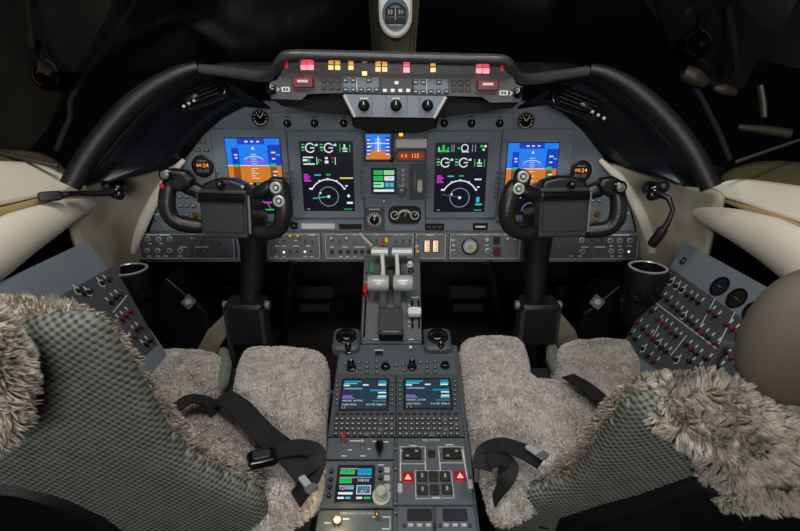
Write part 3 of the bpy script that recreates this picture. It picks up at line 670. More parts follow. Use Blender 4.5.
# lower dark fairing
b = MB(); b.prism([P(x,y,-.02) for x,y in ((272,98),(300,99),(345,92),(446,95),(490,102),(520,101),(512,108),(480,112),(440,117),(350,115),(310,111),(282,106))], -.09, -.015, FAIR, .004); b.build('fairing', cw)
PR = emi((225,60,85),1.0); BR = emi((255,105,115),2.6); AM = emi((235,145,50),1.0); AM2 = emi((255,190,100),1.7); AMD = emi((190,90,30),.8)
def lamps(name, m, w_, h, pts, lab):
    for x,y in pts: p = P(x,y,.002); part(name, m.name+str(w_), mk_lamp(w_,h,m), cw, (*p,.002), label=lab)
lamps('warning_lamp_or_reflection', PR, .0125,.0095, [(304,61.8),(310.8,61.8),(479,64.8),(486,65.2),(406.5,64)], 'pink reflection of a lit square'); lamps('warning_lamp_or_reflection', BR, .0125,.0095, [(304,67.5),(310.8,67.5),(479,70.8),(486,71),(406.5,70)], 'bright red lit square')  # upper pink row: the lamps' reflection in the hood, built as lit squares
lamps('caution_lamp_or_reflection', AM, .010,.009, [(331,62),(337.8,62.2),(351,62.5),(378,64),(384.8,64),(433,64)], 'amber reflection of a lit square'); lamps('caution_lamp_or_reflection', AM2, .010,.008, [(331,67.7),(337.8,67.8),(351,67.8),(364.6,73.5),(378,69.5),(384.8,69.5),(433,70)], 'bright amber lit square'); lamps('caution_lamp_or_reflection', AMD, .010,.004, [(364.6,62)], 'dim amber reflection strip')  # upper amber row and dim strip imitate the lamps' reflection above them
for x,y in ((286.5,63.5),(502,66.5)): p = P(x,y,.002); b = MB(); b.box((*p,.003),(.006,.018,.003),emi((200,20,40),.7)); b.build('warning_lamp_or_reflection', cw)
for x,y,k,c in ((307.5,65,.020,(1,.12,.16)),(482.5,68,.020,(1,.12,.16)),(406.5,67,.012,(1,.12,.16)),(334.5,65,.008,(1,.55,.15)),(381.5,67,.008,(1,.55,.15))):
    l = bpy.data.lights.new('warning_lamp_light','POINT'); l.energy = k; l.color = c; l.shadow_soft_size = .008
    o = bpy.data.objects.new('warning_lamp_light', l); COL.objects.link(o); o.location = G.hit(x, y, .014)
# unlit squares
b = MB()
for k in range(26):
    x = 318+k*6.7
    if x > 474: break
    for y in (74.0,): p = P(x,y+.02*(x-318)*.5); b.box((p[0],p[1],.0006),(.0125,.009,.0012),CHAR)
b.build('unlit_annunciators', cw)
for r_,nm in (((343,77,379.5,92),0),((413.5,79,448,94),1)):
    p0 = P(r_[0],r_[1]); p1 = P(r_[2],r_[3]); cx=(p0[0]+p1[0])/2; cy=(p0[1]+p1[1])/2; b = MB(); b.bbox((cx,cy,.002),(p1[0]-p0[0],p0[1]-p1[1],.004),.002,BLUEGREY)
    b.line(cx-.009+.0*nm,cy-.012,cx-.009,cy+.014,.0012,.0043,MARK); b.build('mode_panel', cw)
    for k in range(5): part('mode_button','mb',mk_button(.0105,.008,.003,CHAR,MARK), cw, (cx-.032+.016*k, cy-.010, .004))
    for k in (0,1,3): part('mode_button','mb',mk_button(.0105,.008,.003,CHAR,MARK), cw, (cx-.032+.016*k, cy+.008, .004))
p0 = P(380.5,78); p1 = P(412.5,94); cx=(p0[0]+p1[0])/2; cy=(p0[1]+p1[1])/2
b = MB(); b.bbox((cx,cy,.002),(p1[0]-p0[0],p0[1]-p1[1],.004),.002,BLK); b.build('mode_panel', cw, label='black centre mode panel')
for k in range(4): part('mode_button','mw',mk_button(.009,.007,.003,SILVP), cw, (cx-.024+.016*k, cy-.009, .004))
part('mode_button','mw',mk_button(.009,.007,.003,SILVP), cw, (cx,cy+.006,.004))
for x0,y0 in ((322,79),(329,79),(336,79),(322,86),(329,86),(336,86),(452,82),(459,82),(466,82),(452,88),(459,88),(466,88)):
    p = P(x0+2,y0+1); part('reset_button','rb',mk_button(.0115,.011,.003,CHAR), cw, (*p,0))
for x,y in ((303.6,82.5),(487,85.5)):
    p = P(x,y); b = MB(); b.bbox((*p,.006),(.044,.020,.012),.004,DRED); b.rect(p[0],p[1]+.002,.022,.005,.0123,SILVP); b.build('guarded_switch', cw, label='red guarded fire switch')
for x,y in ((286,89.5),(503.5,93)):
    p = P(x,y); b = MB(); b.bbox((*p,.001),(.018,.010,.003),.001,MARK); b.rect(p[0]-.003,p[1],.004,.005,.0028,BLK); b.rect(p[0]+.003,p[1],.004,.005,.0028,BLK); b.build('placard', cw)
for x,y in ((278,89.5),(511,93.5)): p = P(x,y); m = MB(); m.line(p[0]-.003,p[1]-.004,p[0]+.003,p[1],.002,.0006,MARK); m.line(p[0]-.003,p[1]+.004,p[0]+.003,p[1],.002,.0006,MARK); m.build('marking', cw)
for x,y in ((272,89),(517.5,92.5)): p = P(x,y); part('knob','wk',mk_knob(.009,.012,BLKG), cw, (*p,0))
# lower control plate with three knobs
GP = Frame(FC.at(395,106).hit(395,106,.012), (1,0,0), (0,.10,1)); gp = thing('glareshield_control_panel', 'grey trapezoid control plate with three knobs below the warning lights', 'control panel', GP)
b = MB(); b.prism([GP.l(x,y) for x,y in ((344,94),(446,96),(434,118),(355,117))], -.05, 0, GREY, .002); b.build('faceplate', gp)
for q in ((344,95,355,117),(446,97,434,118)): b = MB(); p0 = GP.l(q[0],q[1]); p1 = GP.l(q[2],q[3]); b.tube([(*p0,.001),(*p1,.001)],.0035,SILVP,8); b.build('edge_trim', gp)
b = MB()
for x in (372,386,407,420): p = GP.l(x,95); b.line(p[0],p[1],*GP.l(x,116),.0012,.0005,GREYD)
for x in (364,396): b.rect(*GP.l(x,98.5),.016,.0025,.0006,MARK)
b.build('marking', gp)
for x in (364,396,427.5): part('knob','gk',mk_knob(.0095,.018,FAIR), gp, (*GP.l(x,105.5),0))
for x in (376,416): part('screw','s2',mk_screw(.003), gp, (*GP.l(x,104),0))
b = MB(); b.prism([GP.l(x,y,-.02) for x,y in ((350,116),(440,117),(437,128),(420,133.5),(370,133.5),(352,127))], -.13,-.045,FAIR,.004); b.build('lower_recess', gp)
# compass on the centre post
CF = Frame(onY(395.5,14,1.52),(1,0,0),(0,-.25,1)); cp = thing('standby_compass','round standby compass in a cream housing hung on the centre post','compass',CF)
b = MB(); r0 = CF.l(412,14)[0]; q = [(r0*math.cos(math.radians(a)), r0*1.22*math.sin(math.radians(a))-.005) for a in range(180,361,15)]; q += [(r0,.12),(-r0,.12)]
b.prism(q, -.05, .012, WHT, .006); b.build('housing', cp)
b = MB(); b.lathe([(r0*.80,.012),(r0*.78,.018),(r0*.74,.016)], BLUEGREY, 28); b.v = [(x,y*1.12+.002,z) for x,y,z in b.v]; b.build('bezel', cp)
b = MB(); b.bbox((0,-.002,.018),(.056,.040,.003),.006,GLASSK); b.arc(0,.0,.028,20,160,.006,.0176,GLASSK); b.text('33',-.014,.008,.011,.0198,MARK); b.text('30',.014,.008,.011,.0198,MARK); b.rect(0,-.004,.050,.0015,.0198,STEEL); b.rect(0,.004,.0016,.03,.0198,MARK)
b.rect(0,-.024,.036,.0015,.0172,MARK); b.rect(0,-.030,.030,.0012,.0172,STEEL); b.build('compass_card', cp)

# ================================================================ CONTROL YOKES
def yoke(name, label, YF, boxr, horns, pods, btns, roller, col, ang):
    t = thing('control_yoke', label, 'control yoke', YF)
    L = YF.l
    for i,(h, rad) in enumerate(horns):
        b = MB(); b.tube([(*L(x,y),z) for x,y,z in h], rad, LEA, 16, flat=1.15); o = b.build('horn_grip', t, smooth=60)
        q = o.modifiers.new('s','SUBSURF'); q.levels = 1; q.render_levels = 1
    heads = []
    for pts,z0,z1 in pods:
        b = MB(); b.prism([L(x,y) for x,y in pts], z0, z1, BLK, .006); heads.append((sum(L(x,y)[0] for x,y in pts)/len(pts), b.build('grip_head', t, bevel=.004)))
    for (x,y,z,k) in btns:
        p = L(x,y); T = t; t = min(heads, key=lambda h: abs(h[0]-p[0]))[1] if k in ('ring','red','hat') else T
        if k == 'ring': b = MB(); b.lathe([(.0135,0),(.0135,.003),(.011,.0045),(.0105,.003),(.0075,.003)], SILVP, 20); b.lathe([(.0078,.003),(.0074,.004)],BLK,18); b.lathe([(.005,.004),(.0045,.007),(.002,.0075)],SILVP,14); o = b.build('trim_button', t)
        elif k == 'red': b = MB(); b.lathe([(.006,0),(.006,.006),(.004,.008)], RED, 14); o = b.build('push_to_talk_button', t, label='red button')
        elif k == 'hat': b = MB(); b.lathe([(.012,0),(.015,.006),(.016,.014),(.011,.019),(.006,.020)], BLKG, 18); b.lathe([(.010,.0192),(.006,.0215)], STEEL, 14); o = b.build('trim_hat', t)
        elif k == 'knob': b = MB(); b.lathe([(.009,0),(.010,.010),(.008,.016)], BLKG, 16); b.ball((.0,.003,.017),.004,STEEL,8); o = b.build('centre_knob', t)
        elif k == 'spot': b = MB(); b.ball((0,0,.002),.004,SILV,10); o = b.build('lever_tip', t)
        o.location = (*p, z); t = T
    # clipboard box
    (x0,y0),(x1,y1) = L(boxr[0],boxr[1]), L(boxr[2],boxr[3]); W = x1-x0; H = y0-y1; cx=(x0+x1)/2; cy=(y0+y1)/2
    b = MB(); b.bbox((cx,cy,0),(W,H,.045),.006,CHAR); cb = b.build('chart_box', t, bevel=.002)
    b = MB(); b.bbox((cx,cy-.004,.0245),(W*.86,H*.66,.003),.003,CHAR); b.build('chart_clip_plate', cb)
    b = MB(); b.cyl((cx-W*.47,y0-H*.16,.026),(cx+W*.47,y0-H*.16,.026),.011,BLKG,n=18); b.cyl((cx-W*.5,y0-H*.16,.026),(cx-W*.47,y0-H*.16,.026),.012,CHAR,n=18); b.build('chart_roller', cb)
    b = MB(); b.prism([(cx-W*.5,y0-.008),(cx-W*.42,y0+.014),(cx-W*.15,y0+.024),(cx+W*.2,y0+.024),(cx+W*.45,y0+.012),(cx+W*.5,y0-.008)],-.03,.016,BLK,.006); b.build('hub_cover', t, bevel=.003)
    for a in (-1,1):
        for c_ in (-1,1): part('screw','y',mk_screw(.0022), cb, (cx+a*W*.44, cy+c_*H*.40-.004,.0225))
    b = MB(); b.tube([(cx+W*.5+.004,y0-.012,.018),(cx+W*.5+.004,y1+.012,.018)],.0035,STEEL,10); b.build('side_strut', t)
    # column down to the floor in world space
    b = MB(); b.tube([onY(*p) for p in col], [.044,.036,.030,.028,.026], BLK, 16); b.build('control_column', t, world=True)
    c2 = onY(*col[3]); f = Vector((c2.x, c2.y, 0))
    b = MB(); b.M = Matrix.Translation(c2); b.bbox((0,-.03,-.02),(.10,.07,.07),.01,BLK); b.box((0,-.06,-.045),(.08,.02,.10),BLK); b.cyl((-.06,-.03,.0),(.06,-.03,.0),.012,STEEL,n=12); b.box((.045,-.04,-.08),(.012,.05,.16),CHAR); b.box((-.045,-.04,-.08),(.012,.05,.16),CHAR); b.build('column_bracket', t, world=True)
    e = onY(*col[4]); b = MB(); b.tube([tuple(e),(e.x,e.y+.02,.06),(e.x,e.y+.02,.0)],[.034,.04,.07],BLK,16); b.build('column_boot', t, world=True)
    b = MB(); c0 = onY(*col[0]); b.tube([(c0.x, 1.165, c0.z+.05),(c0.x,1.25,c0.z+.04)],[.03,.03],BLK,14); b.build('yoke_shaft', t, world=True)
    return t
YL = Frame(onY(228,210,1.15),(1,0,-.03),(0,.12,1))
yoke('l','pilot control yoke on the left with a black chart box at its hub', YL, (202,188,251,237),
 [([(174,176,0),(169,186,.004),(168,200,.008),(169,213,.008),(176,222,.006),(190,226,0),(206,227,-.004)],[.013,.017,.018,.019,.018,.017,.016]),
  ([(279,180,0),(283,192,.006),(285,206,.01),(284,222,.01),(278,232,.006),(266,233,0),(248,231,-.004)],[.018,.02,.0195,.019,.017,.016,.016]),
  ([(180,184,-.01),(192,190,-.014),(206,196,-.012)],[.02,.016,.014]), ([(272,184,-.012),(262,192,-.014),(250,196,-.014)],[.017,.015,.014])],
 [([(164,178),(166,169),(174,168),(188,171),(196,178),(193,186),(184,191),(174,191),(169,192)],-.012,.018),
  ([(269,180),(273,176),(285,177),(288,184),(290,200),(288,207),(282,207),(272,196)],.0,.026)],
 [(171.5,173.5,.018,'hat'),(166,185,.016,'red'),(278.5,186.5,.026,'ring'),(281.5,199.5,.026,'ring'),(224,184,.014,'knob'),(245,186,.016,'spot')],
 0, [(250,215,1.22),(254,245,1.22),(253,275,1.21),(250,300,1.20),(254,335,1.19)], 0)
YR = Frame(onY(562,210,1.15),(1,0,.02),(0,.12,1))
yoke('r','copilot control yoke on the right with a black chart box at its hub', YR, (538,187,583,235),
 [([(518,180,0),(511,192,.006),(506,206,.01),(505,220,.01),(512,230,.006),(524,234,0),(540,233,-.004)],[.018,.02,.0195,.019,.017,.016,.016]),
  ([(611,180,0),(617,192,.004),(618,206,.008),(616,220,.008),(609,228,.006),(597,231,0),(580,231,-.004)],[.013,.017,.018,.019,.018,.017,.016]),
  ([(606,188,-.01),(594,192,-.014),(580,196,-.012)],[.02,.016,.014]), ([(520,188,-.012),(530,194,-.014),(540,198,-.014)],[.017,.015,.014])],
 [([(514,172),(517,168),(525,169),(530,175),(528,184),(521,192),(513,196),(508,194),(511,184)],.0,.026),
  ([(596,184),(600,178),(612,176),(620,180),(621,190),(619,198),(610,198),(600,192)],-.012,.018)],
 [(520.5,175.5,.026,'ring'),(516,187.5,.026,'ring'),(614.5,186,.018,'hat'),(617.5,197,.012,'red'),(568,184,.014,'knob')],
 0, [(540,212,1.22),(537,245,1.22),(535,275,1.21),(535,300,1.20),(533,335,1.19)], 0)

# ================================================================ CENTRE PEDESTAL
ZQ0 = onY(395,252,1.315); ZQ1 = onY(395,343,1.082)
FQ = Frame(ZQ1, (1,0,0), ZQ0-ZQ1); P0 = Vector((PXC+.004,.64,EYE.z-.763)); FPd = Frame(P0, (1,0,0), Vector((0,.909-.64,.077)))
ped = thing('centre_pedestal', 'grey sloping centre pedestal running between the two seats', 'pedestal', loc=(PXC,.8,0))
a = onY(341,343,1.082); a2 = FPd.hit(312,560); xl, xr = -.150, .142
top = [FPd.hit(397,575), FPd.hit(397,440), FPd.hit(396,343)]
def slab(xa, xb, prof, m, name, inset=.004):
    b = MB(); rings = [[(x, y, z) for y, z in prof] for x in (xa, xb)]; b.loft(rings, m); o = b.build(name, ped, world=True, bevel=inset); return o
slab(xl, xr, [(top[0].y,0),(top[2].y,0),(top[2].y,top[2].z-.004),(top[0].y,top[0].z-.004)], PED, 'lower_body')
q0 = FQ.hit(395,343); q1 = FQ.hit(395,256)
qa, qb = FQ.l(362,300)[0]+FQ.o.x, FQ.l(421,300)[0]+FQ.o.x
slab(qa, qb, [(q0.y,0),(q1.y,0),(q1.y,q1.z),(q0.y,q0.z)], PED, 'quadrant_body')
for s_, x0_ in ((-1,qa),(1,qb)):
    b = MB(); xx = x0_+s_*.018; p0 = FQ.hit(395,342); p1 = FQ.hit(395,312); b.loft([[(xx-.012,p0.y,p0.z-.02),(xx-.012,p1.y,p1.z-.05),(xx-.012,p1.y,.3),(xx-.012,p0.y,.3)],[(xx+.012,p0.y,p0.z-.02),(xx+.012,p1.y,p1.z-.05),(xx+.012,p1.y,.3),(xx+.012,p0.y,.3)]], WHT); b.build('side_fairing', ped, world=True, bevel=.004, label='off-white side fairing')
def FH(px,py,h=0): return FQ.hit(px,py,h)
# quadrant furniture
tq = thing('throttle_quadrant','thrust lever quadrant with two silver T-handles and a flap lever','throttle quadrant', FQ.at(392,300)); QF = FQ.at(392,300); Q = QF.l
b = MB(); b.prism([Q(*p) for p in ((364,262),(420,262),(422,341),(361,341))], -.004, .003, PED, .002)
b.build('faceplate', tq)
for x0_, nm in ((382,'pilot side'),(399,'copilot side')):
    b = MB(); p0 = Q(x0_,262); p1 = Q(x0_,318); b.box((p0[0],(p0[1]+p1[1])/2,.0036),(.010,p0[1]-p1[1],.002),BLK); b.build('lever_slot', tq)
HZ = .065
for x0,x1,lx,nm in ((367.5,389,383,'l'),(393,413,397.5,'r')):
    pc = Q(lx,283,HZ); pa = Q(x0,283,HZ); pb = Q(x1,283,HZ); base = Q(lx,310)
    b = MB(); b.tube([(*pa,HZ),(pa[0]+.003,pa[1],HZ),(pb[0]-.003,pb[1],HZ),(*pb,HZ)],[.0165,.020,.020,.0165],SILVP,20); o = b.build('thrust_handle', tq, smooth=50)
    b = MB(); b.line(pc[0],base[1],pc[0],base[1],.01,0,STEEL) if False else None
    b.tube([(base[0],base[1],-.01),(pc[0],pc[1],HZ)],[.006,.0065],STEEL,10,flat=1.6); b.build('lever_arm', tq)
    pu = Q(lx-1,252,.045); ua = Q(x0+4 if nm=='l' else x0-1,252,.045); ub = Q(x1-1,252,.045)
    b = MB(); b.tube([(*ua,.045),(*ub,.045)],[.0125,.0125],SILVP,18); b.build('reverser_handle', tq)
    b = MB(); ps = Q(lx,276,HZ+.004); b.tube([(*pu,.045),(*Q(lx,268,.05),.052),(*ps,HZ)],[.0055,.0055,.006],WHT,10); b.build('reverser_link', tq)
b = MB(); p = Q(390.5,280,.04); b.box((p[0],p[1],.04),(.014,.05,.02),CHAR); p = Q(391,264,.03); b.box((p[0],p[1],.03),(.02,.03,.02),BLK); b.build('lever_linkage', tq)
b = MB(); p0 = Q(360,236,.05); p1 = Q(372,247,.05); b.tube([(*p0,.055),(*p1,.05)],[.011,.010],SILVP,12,flat=.5); b.build('release_paddle', tq, label='tilted silver paddle')
p = Q(365.5,289,.02); b = MB(); b.bbox((p[0],p[1],.016),(.013,.030,.03),.004,RED); b.build('emergency_lever', tq, label='small red lever')
p0 = Q(366,296); p1 = Q(366,338); b = MB(); b.box((p0[0],(p0[1]+p1[1])/2,.0035),(.005,p0[1]-p1[1],.002),BLKG); b.build('lever_slot', tq)
b = MB()
p0 = Q(379,308,.03); p1 = Q(403,333,.03); b.bbox(((p0[0]+p1[0])/2,(p0[1]+p1[1])/2,.016),(p1[0]-p0[0],p0[1]-p1[1],.032),.004,CHAR); b.build('rudder_trim_block', tq, bevel=.002)
for x in (386,397): part('screw','q',mk_screw(.0022), tq, (*Q(x,310.5,.032),.032))
b = MB(); p = Q(391,333,.03); b.bbox((p[0],p[1],.020),(.062,.016,.034),.004,BLK); b.rect(p[0],p[1],.04,.004,.0375,STEEL); b.build('trim_wheel_cover', tq)
for x in (412,418.5):
    p0 = Q(x,301); p1 = Q(x,329); b = MB(); b.box((p0[0],(p0[1]+p1[1])/2,.0035),(.005,p0[1]-p1[1],.002),BLKG); b.build('lever_slot', tq)
b = MB(); p = Q(414.5,312.5,.02); b.bbox((p[0],p[1],.024),(.034,.022,.016),.005,WHT); b.cyl((p[0],p[1],.0),(p[0],p[1],.02),.004,STEEL); b.build('flap_lever', tq, label='white flap lever')
b = MB(); p0 = Q(403.5,303); p1 = Q(403.5,342); b.box((p0[0],(p0[1]+p1[1])/2,.006),(.005,p0[1]-p1[1],.008),STEEL); b.build('slot_rail', tq)
for x,mm in ((367,OLIVE),(372,GRN)): p = Q(x,268,.004); b = MB(); b.box((*p,.006),(.008,.036,.008),mm); b.build('indicator_strip', tq)
p = Q(410,264,.01); part('knob','fw',mk_knob(.007,.014,WHT,False), tq, (*p,.004)); part('knob','fb',mk_knob(.007,.009,BLK,False), tq, (*Q(411,270,.01),.004))
m = MB(); [m.rect(*Q(x,y),w_,.0025,.0035,MARK) for x,y,w_ in ((378,340,.025),(411,340,.012),(366,283,.01),(409,258,.012),(415,298,.018),(409,322,.004),(409,306,.004),(409,327,.004))]; m.build('marking', tq)
# joystick style cursor controllers
for x,nm in ((346.5,'pilot side'),(437.5,'copilot side')):
    G = FPd.at(x,338); G.o = FPd.hit(x,338,.018); t = thing('cursor_control','round black cursor control on the %s shoulder of the pedestal' % nm,'control', G, 'pedestal cursor controls')
    b = MB(); b.bbox((0,-.004,-.008),(.066,.072,.028),.012,GREYD); b.build('housing', t, bevel=.003)
    b = MB(); b.lathe([(.026,.004),(.026,.008),(.021,.010),(.020,.006),(.016,.006),(.015,.011),(.010,.014),(.004,.014)],BLKG,24); b.build('track_knob', t)
# pedestal front strip
FS = FPd.at(397,360); ds = thing('display_control_panel','upper pedestal strip of small knobs and keys just above the keypads','control panel', FS); S_ = FS.l
b = MB(); q = [S_(x,y) for x,y in ((341,346),(453,346),(458,376),(336,376))]; b.prism(q,-.003,.005,PED,.002); b.build('faceplate', ds)
for x,y in ((348.5,351.5),(440.5,350.5)): part('dimmer_knob','d1',mk_knob(.0088,.024,BLKG), ds, (*S_(x,y,.006),.005))
for x,y in ((351.5,368),(412,367.5)): part('dimmer_knob','d1',mk_knob(.0088,.024,BLKG), ds, (*S_(x,y,.006),.005))
for x,y in ((385.5,367),(445,366)): part('ball_knob','d2',mk_knob(.0088,.012,BLKG,False), ds, (*S_(x,y,.006),.005))
b = MB(); p = S_(379,354,.005); b.bbox((*p,.0065),(.018,.013,.004),.002,BLK); b.rect(p[0],p[1]+.012,.022,.0025,.0055,MARK); b.build('blank_key', ds)
p = S_(410.5,352.5,.006); part('toggle_switch','tw3',mk_toggle(WHT,r=.0035,h=.014), ds, (*p,.005))
for x,y in ((345.5,364),(359,363),(367,363),(377,362),(377,368),(367,368),(367,373),(377,373),(396,366),(403,365),(420,363),(427,363),(427,368),(427,373),(435,362),(435,368),(435,373),(360,369),(404,371)):
    part('key','dk',mk_button(.009,.006,.003,CHAR,MARK), ds, (*S_(x,y,.005),.005))
for x,y in ((341,371),(454,371)): part('screw','p',mk_screw(.0025), ds, (*S_(x,y,.005),.005))
# flight management keypads
KEYM = mat('key rubber', (42, 43, 46), .4, nscale=50, namp=.1)
def fms(label, r, sc, k0, nm):
    """r: outline px polygon, sc: screen rect px (top edge y0, bottom edge y1)"""
    cx = (r[0][0]+r[1][0]+r[2][0]+r[3][0])/4; cy = 406
    G = FPd.at(cx,cy); t = thing('flight_management_keypad', label, 'keypad', G, 'flight management keypads on the pedestal')
    b = MB(); b.prism([G.l(x,y) for x,y in r],-.002,.006,GREYD,.002); b.build('faceplate', t)
    H = .006; tl = G.l(sc[0],sc[1],H); br = G.l(sc[2],sc[3],H); mid = (sc[1]+sc[3])/2; xa = G.l(sc[0],mid,H)[0]; xb = G.l(sc[2],mid,H)[0]
    W = xb-xa; hh = tl[1]-br[1]; sx = (xa+xb)/2; sy = (tl[1]+br[1])/2
    b = MB(); b.bbox((sx,sy,.0065),(W+.008,hh+.010,.003),.004,BLK); sf = b.build('screen_frame', t)
    s = Scr(W, hh); s.rect(0,0,1,1,'teal2'); s.lay()
    for u,v,w_,m_ in ((.03,.05,.38,'cy2'),(.80,.03,.18,'cy2'),(.03,.12,.3,'cyn'),(.02,.19,.14,'wht'),(.45,.17,.13,'wht'),(.8,.11,.19,'cyn'),(.8,.17,.17,'wht'),(.04,.3,.4,'gry'),(.62,.36,.36,'cy2'),(.8,.44,.18,'wht'),(.8,.56,.18,'wht'),(.03,.56,.2,'mag2'),(.02,.62,.26,'mag2'),(.78,.62,.2,'cyn'),(.68,.72,.3,'teal3')): s.rect(u,v,w_,.045,m_)
    s.text('<INDEX  ACTIVE',.02,.74,.055,'wht','LEFT'); s.text('<LEGS FPLN',.02,.87,.055,'wht','LEFT'); s.text('ROUTE  MENU>',.98,.87,.055,'wht','RIGHT'); s.text('[    ]' if k0 else '[  ]',.03,.96,.055,'wht','LEFT')
    s.b.v = [(x+sx,y+sy,z+.0075) for x,y,z in s.b.v]; s.b.build('screen', t, smooth=0)
    x0 = G.l(r[3][0],420,H)[0]; x1 = G.l(r[2][0],420,H)[0]
    for row,(py,n,m_) in enumerate(((414.5,9,0),(419.5,11,1),(424.5,11,1),(429.5,11,1),(434.5,10,1))):
        y = G.l(cx,py,H)[1]; a_ = G.l(r[0][0]+4-(py-376)*.07*(1 if k0==0 else 0),py,H)[0]; c_ = G.l(r[1][0]-4+(py-376)*.07*(1 if k0==1 else 0),py,H)[0]
        for k in range(n):
            x = a_+(c_-a_)*(k+.5*(row in (1,4))*0)/(n-1); lt = (row==1 and k==8) or (row==2 and k==10) or (row==3 and k==8) or (row==4 and k==5)
            part('key','fk'+('w' if lt else ('s' if row==0 else 'k')), mk_button(.0088,.0078 if row else .004,.004, STEEL if lt else KEYM, None if row==0 or lt else MARK), t, (x,y,H))
    for s_,px in ((-1,sc[0]-5),(1,sc[2]+5)):
        for k in range(6): p = G.l(px,382+k*4.6,H); part('line_key','lk',mk_button(.0065,.005,.0035,KEYM,MARK), t, (*p,H))
    return t
C['teal2'] = emi((34,58,74),.9); C['cy2'] = emi((20,150,190)); C['mag2'] = emi((130,100,190)); C['teal3'] = emi((60,110,130))
fms('left flight management keypad with teal screen, on pilot side of pedestal', ((336,376),(395.6,376),(396,437.5),(328,437.5)), (342,380.5,387,409.5), 0, 'left')
fms('right flight management keypad with teal screen, on copilot side of pedestal', ((396.2,376),(457,376),(464.5,437.5),(396.6,437.5)), (405,380,450,408.5), 1, 'right')
# lower left: trim panel, radio, lighting panel
H = .005
def pedplate(name, label, cat, q, m=PED):
    cx = sum(p[0] for p in q)/len(q); cy = sum(p[1] for p in q)/len(q); G = FPd.at(cx,cy); t = thing(name, label, cat, G)
    b = MB(); b.prism([G.l(x,y) for x,y in q],-.002,H,m,.002); b.build('faceplate', t); return t, G
t,G = pedplate('trim_control_panel','small pedestal panel with a red-tipped toggle and a black pointer knob','control panel',((328,439),(394.5,439),(394,460.5),(325.5,460.5)))
put(t,G,'toggle_switch','trd',mk_toggle(RED,r=.0048,h=.018),[(343.5,444)],z=H,label='red-tipped toggle switch'); put(t,G,'toggle_switch','tst',mk_toggle(SILV,r=.003,h=.014),[(362.5,447)],z=H)
p = G.l(379.5,449,H); b = MB(); b.prism([(p[0]+.010*x,p[1]+.013*y) for x,y in ((-.5,.9),(.5,.9),(.85,.2),(.5,-.7),(0,-1.5),(-.5,-.7),(-.85,.2))],H,H+.016,BLKG,.003); b.build('pointer_knob', t)
m = MB(); [m.rect(*G.l(x,y,H),w_,.0022,H+.0003,MARK) for x,y,w_ in ((357,441,.03),(350,450,.008),(369,449,.006),(363,456,.01),(344,456,.010),(375,441.5,.012),(386,442,.010))]; m.build('marking', t)
t,G = pedplate('radio_management_unit','pedestal radio panel with a green and white display and a pale round knob','radio',((325,462),(394,462),(393.5,509),(319,509)))
q = [G.l(x,y,H) for x,y in ((339,467),(373.5,466.5),(372.5,502),(336,502))]; W = (q[1][0]-q[0][0]+q[2][0]-q[3][0])/2; hh = (q[0][1]-q[3][1]); sx = sum(k[0] for k in q)/4; sy = sum(k[1] for k in q)/4
b = MB(); b.bbox((sx,sy,H+.001),(W+.006,hh+.006,.003),.003,BLK); b.build('screen_frame', t)
s = Scr(W,hh); s.rect(0,0,1,1,'blk'); s.lay(); s.rect(.05,.07,.5,.035,'gry'); s.rect(.05,.12,.42,.13,'grn'); s.rect(.55,.08,.4,.2,'cy2'); s.rect(.05,.33,.9,.03,'gry'); s.rect(.05,.37,.35,.14,'grn'); s.rect(.45,.37,.5,.14,'blk'); s.rect(.05,.57,.42,.33*.1,'gry'); s.rect(.55,.57,.4,.25,'wht'); s.lay(); s.rect(.57,.59,.36,.21,'teal'); s.lay()
s.text('118.10',.26,.185,.09,'blk'); s.text('121.50',.75,.18,.09,'blk'); s.text('110.30',.22,.44,.09,'blk'); s.text('108.00',.72,.44,.09,'wht'); s.text('1200',.2,.66,.1,'wht'); s.rect(.32,.62,.15,.07,'cyn'); s.text('TCAS',.75,.65,.08,'cyn'); s.text('ALT',.75,.75,.07,'wht'); s.rect(.05,.77,.4,.06,'wht'); s.rect(.04,.9,.18,.05,'wht'); s.rect(.26,.9,.14,.05,'cyn'); s.rect(.56,.9,.16,.05,'wht'); s.rect(.77,.9,.18,.05,'grn')
s.b.v = [(x+sx,y+sy,z+H+.0022) for x,y,z in s.b.v]; s.b.build('screen', t, smooth=0)
for x,y in ((331.5,472),(331,480),(330,488),(329,496.5),(380.5,471),(380.5,478.5)): part('line_key','rk',lambda b: (b.lathe([(.0042,0),(.004,.004)],BLKG,14), b.rect(0,0,.003,.003,.0042,STEEL)), t, (*G.l(x,y,H),H))
b = MB(); [b.bbox((*G.l(x,y,H),H+.001),(.011,.011,.002),.001,SILVP) for x,y in ((387,470),(387,478),(387,487))]; b.rect(*G.l(381,465,H),.012,.002,H+.0003,MARK); b.build('label_block', t)
p = G.l(381.5,497,H); b = MB(); b.lathe([(.017,H),(.017,H+.005),(.0125,H+.006),(.012,H+.012)],CRKNOB,22,p); b.lathe([(.0105,H+.012),(.0100,H+.026),(.008,H+.028)],CRKNOB,22,p); b.build('tuning_knob', t)
t,G = pedplate('lighting_panel','panel with a glowing warm lamp at the bottom left of the pedestal','control panel',((318.5,511),(393.5,511),(393,552),(312,552)))
p = G.l(337,519,.02); b = MB(); b.lathe([(.007,0),(.007,.008),(.005,.010)],BRASS,14); b.ball((0,0,.014),.0055,emi((255,215,150),14),12); o = b.build('indicator_lamp', t, label='glowing warm lamp'); o.location = (*p,H)
pl = bpy.data.lights.new('lamp_glow','POINT'); pl.energy = .07; pl.color = (1,.75,.4); pl.shadow_soft_size = .006; o = bpy.data.objects.new('lamp_glow', pl); COL.objects.link(o); o.location = G.hit(337,517,.035)
put(t,G,'toggle_switch','tbr2',mk_toggle(BRASS,r=.0035,h=.018),[(337,526),(377,522)],z=H)
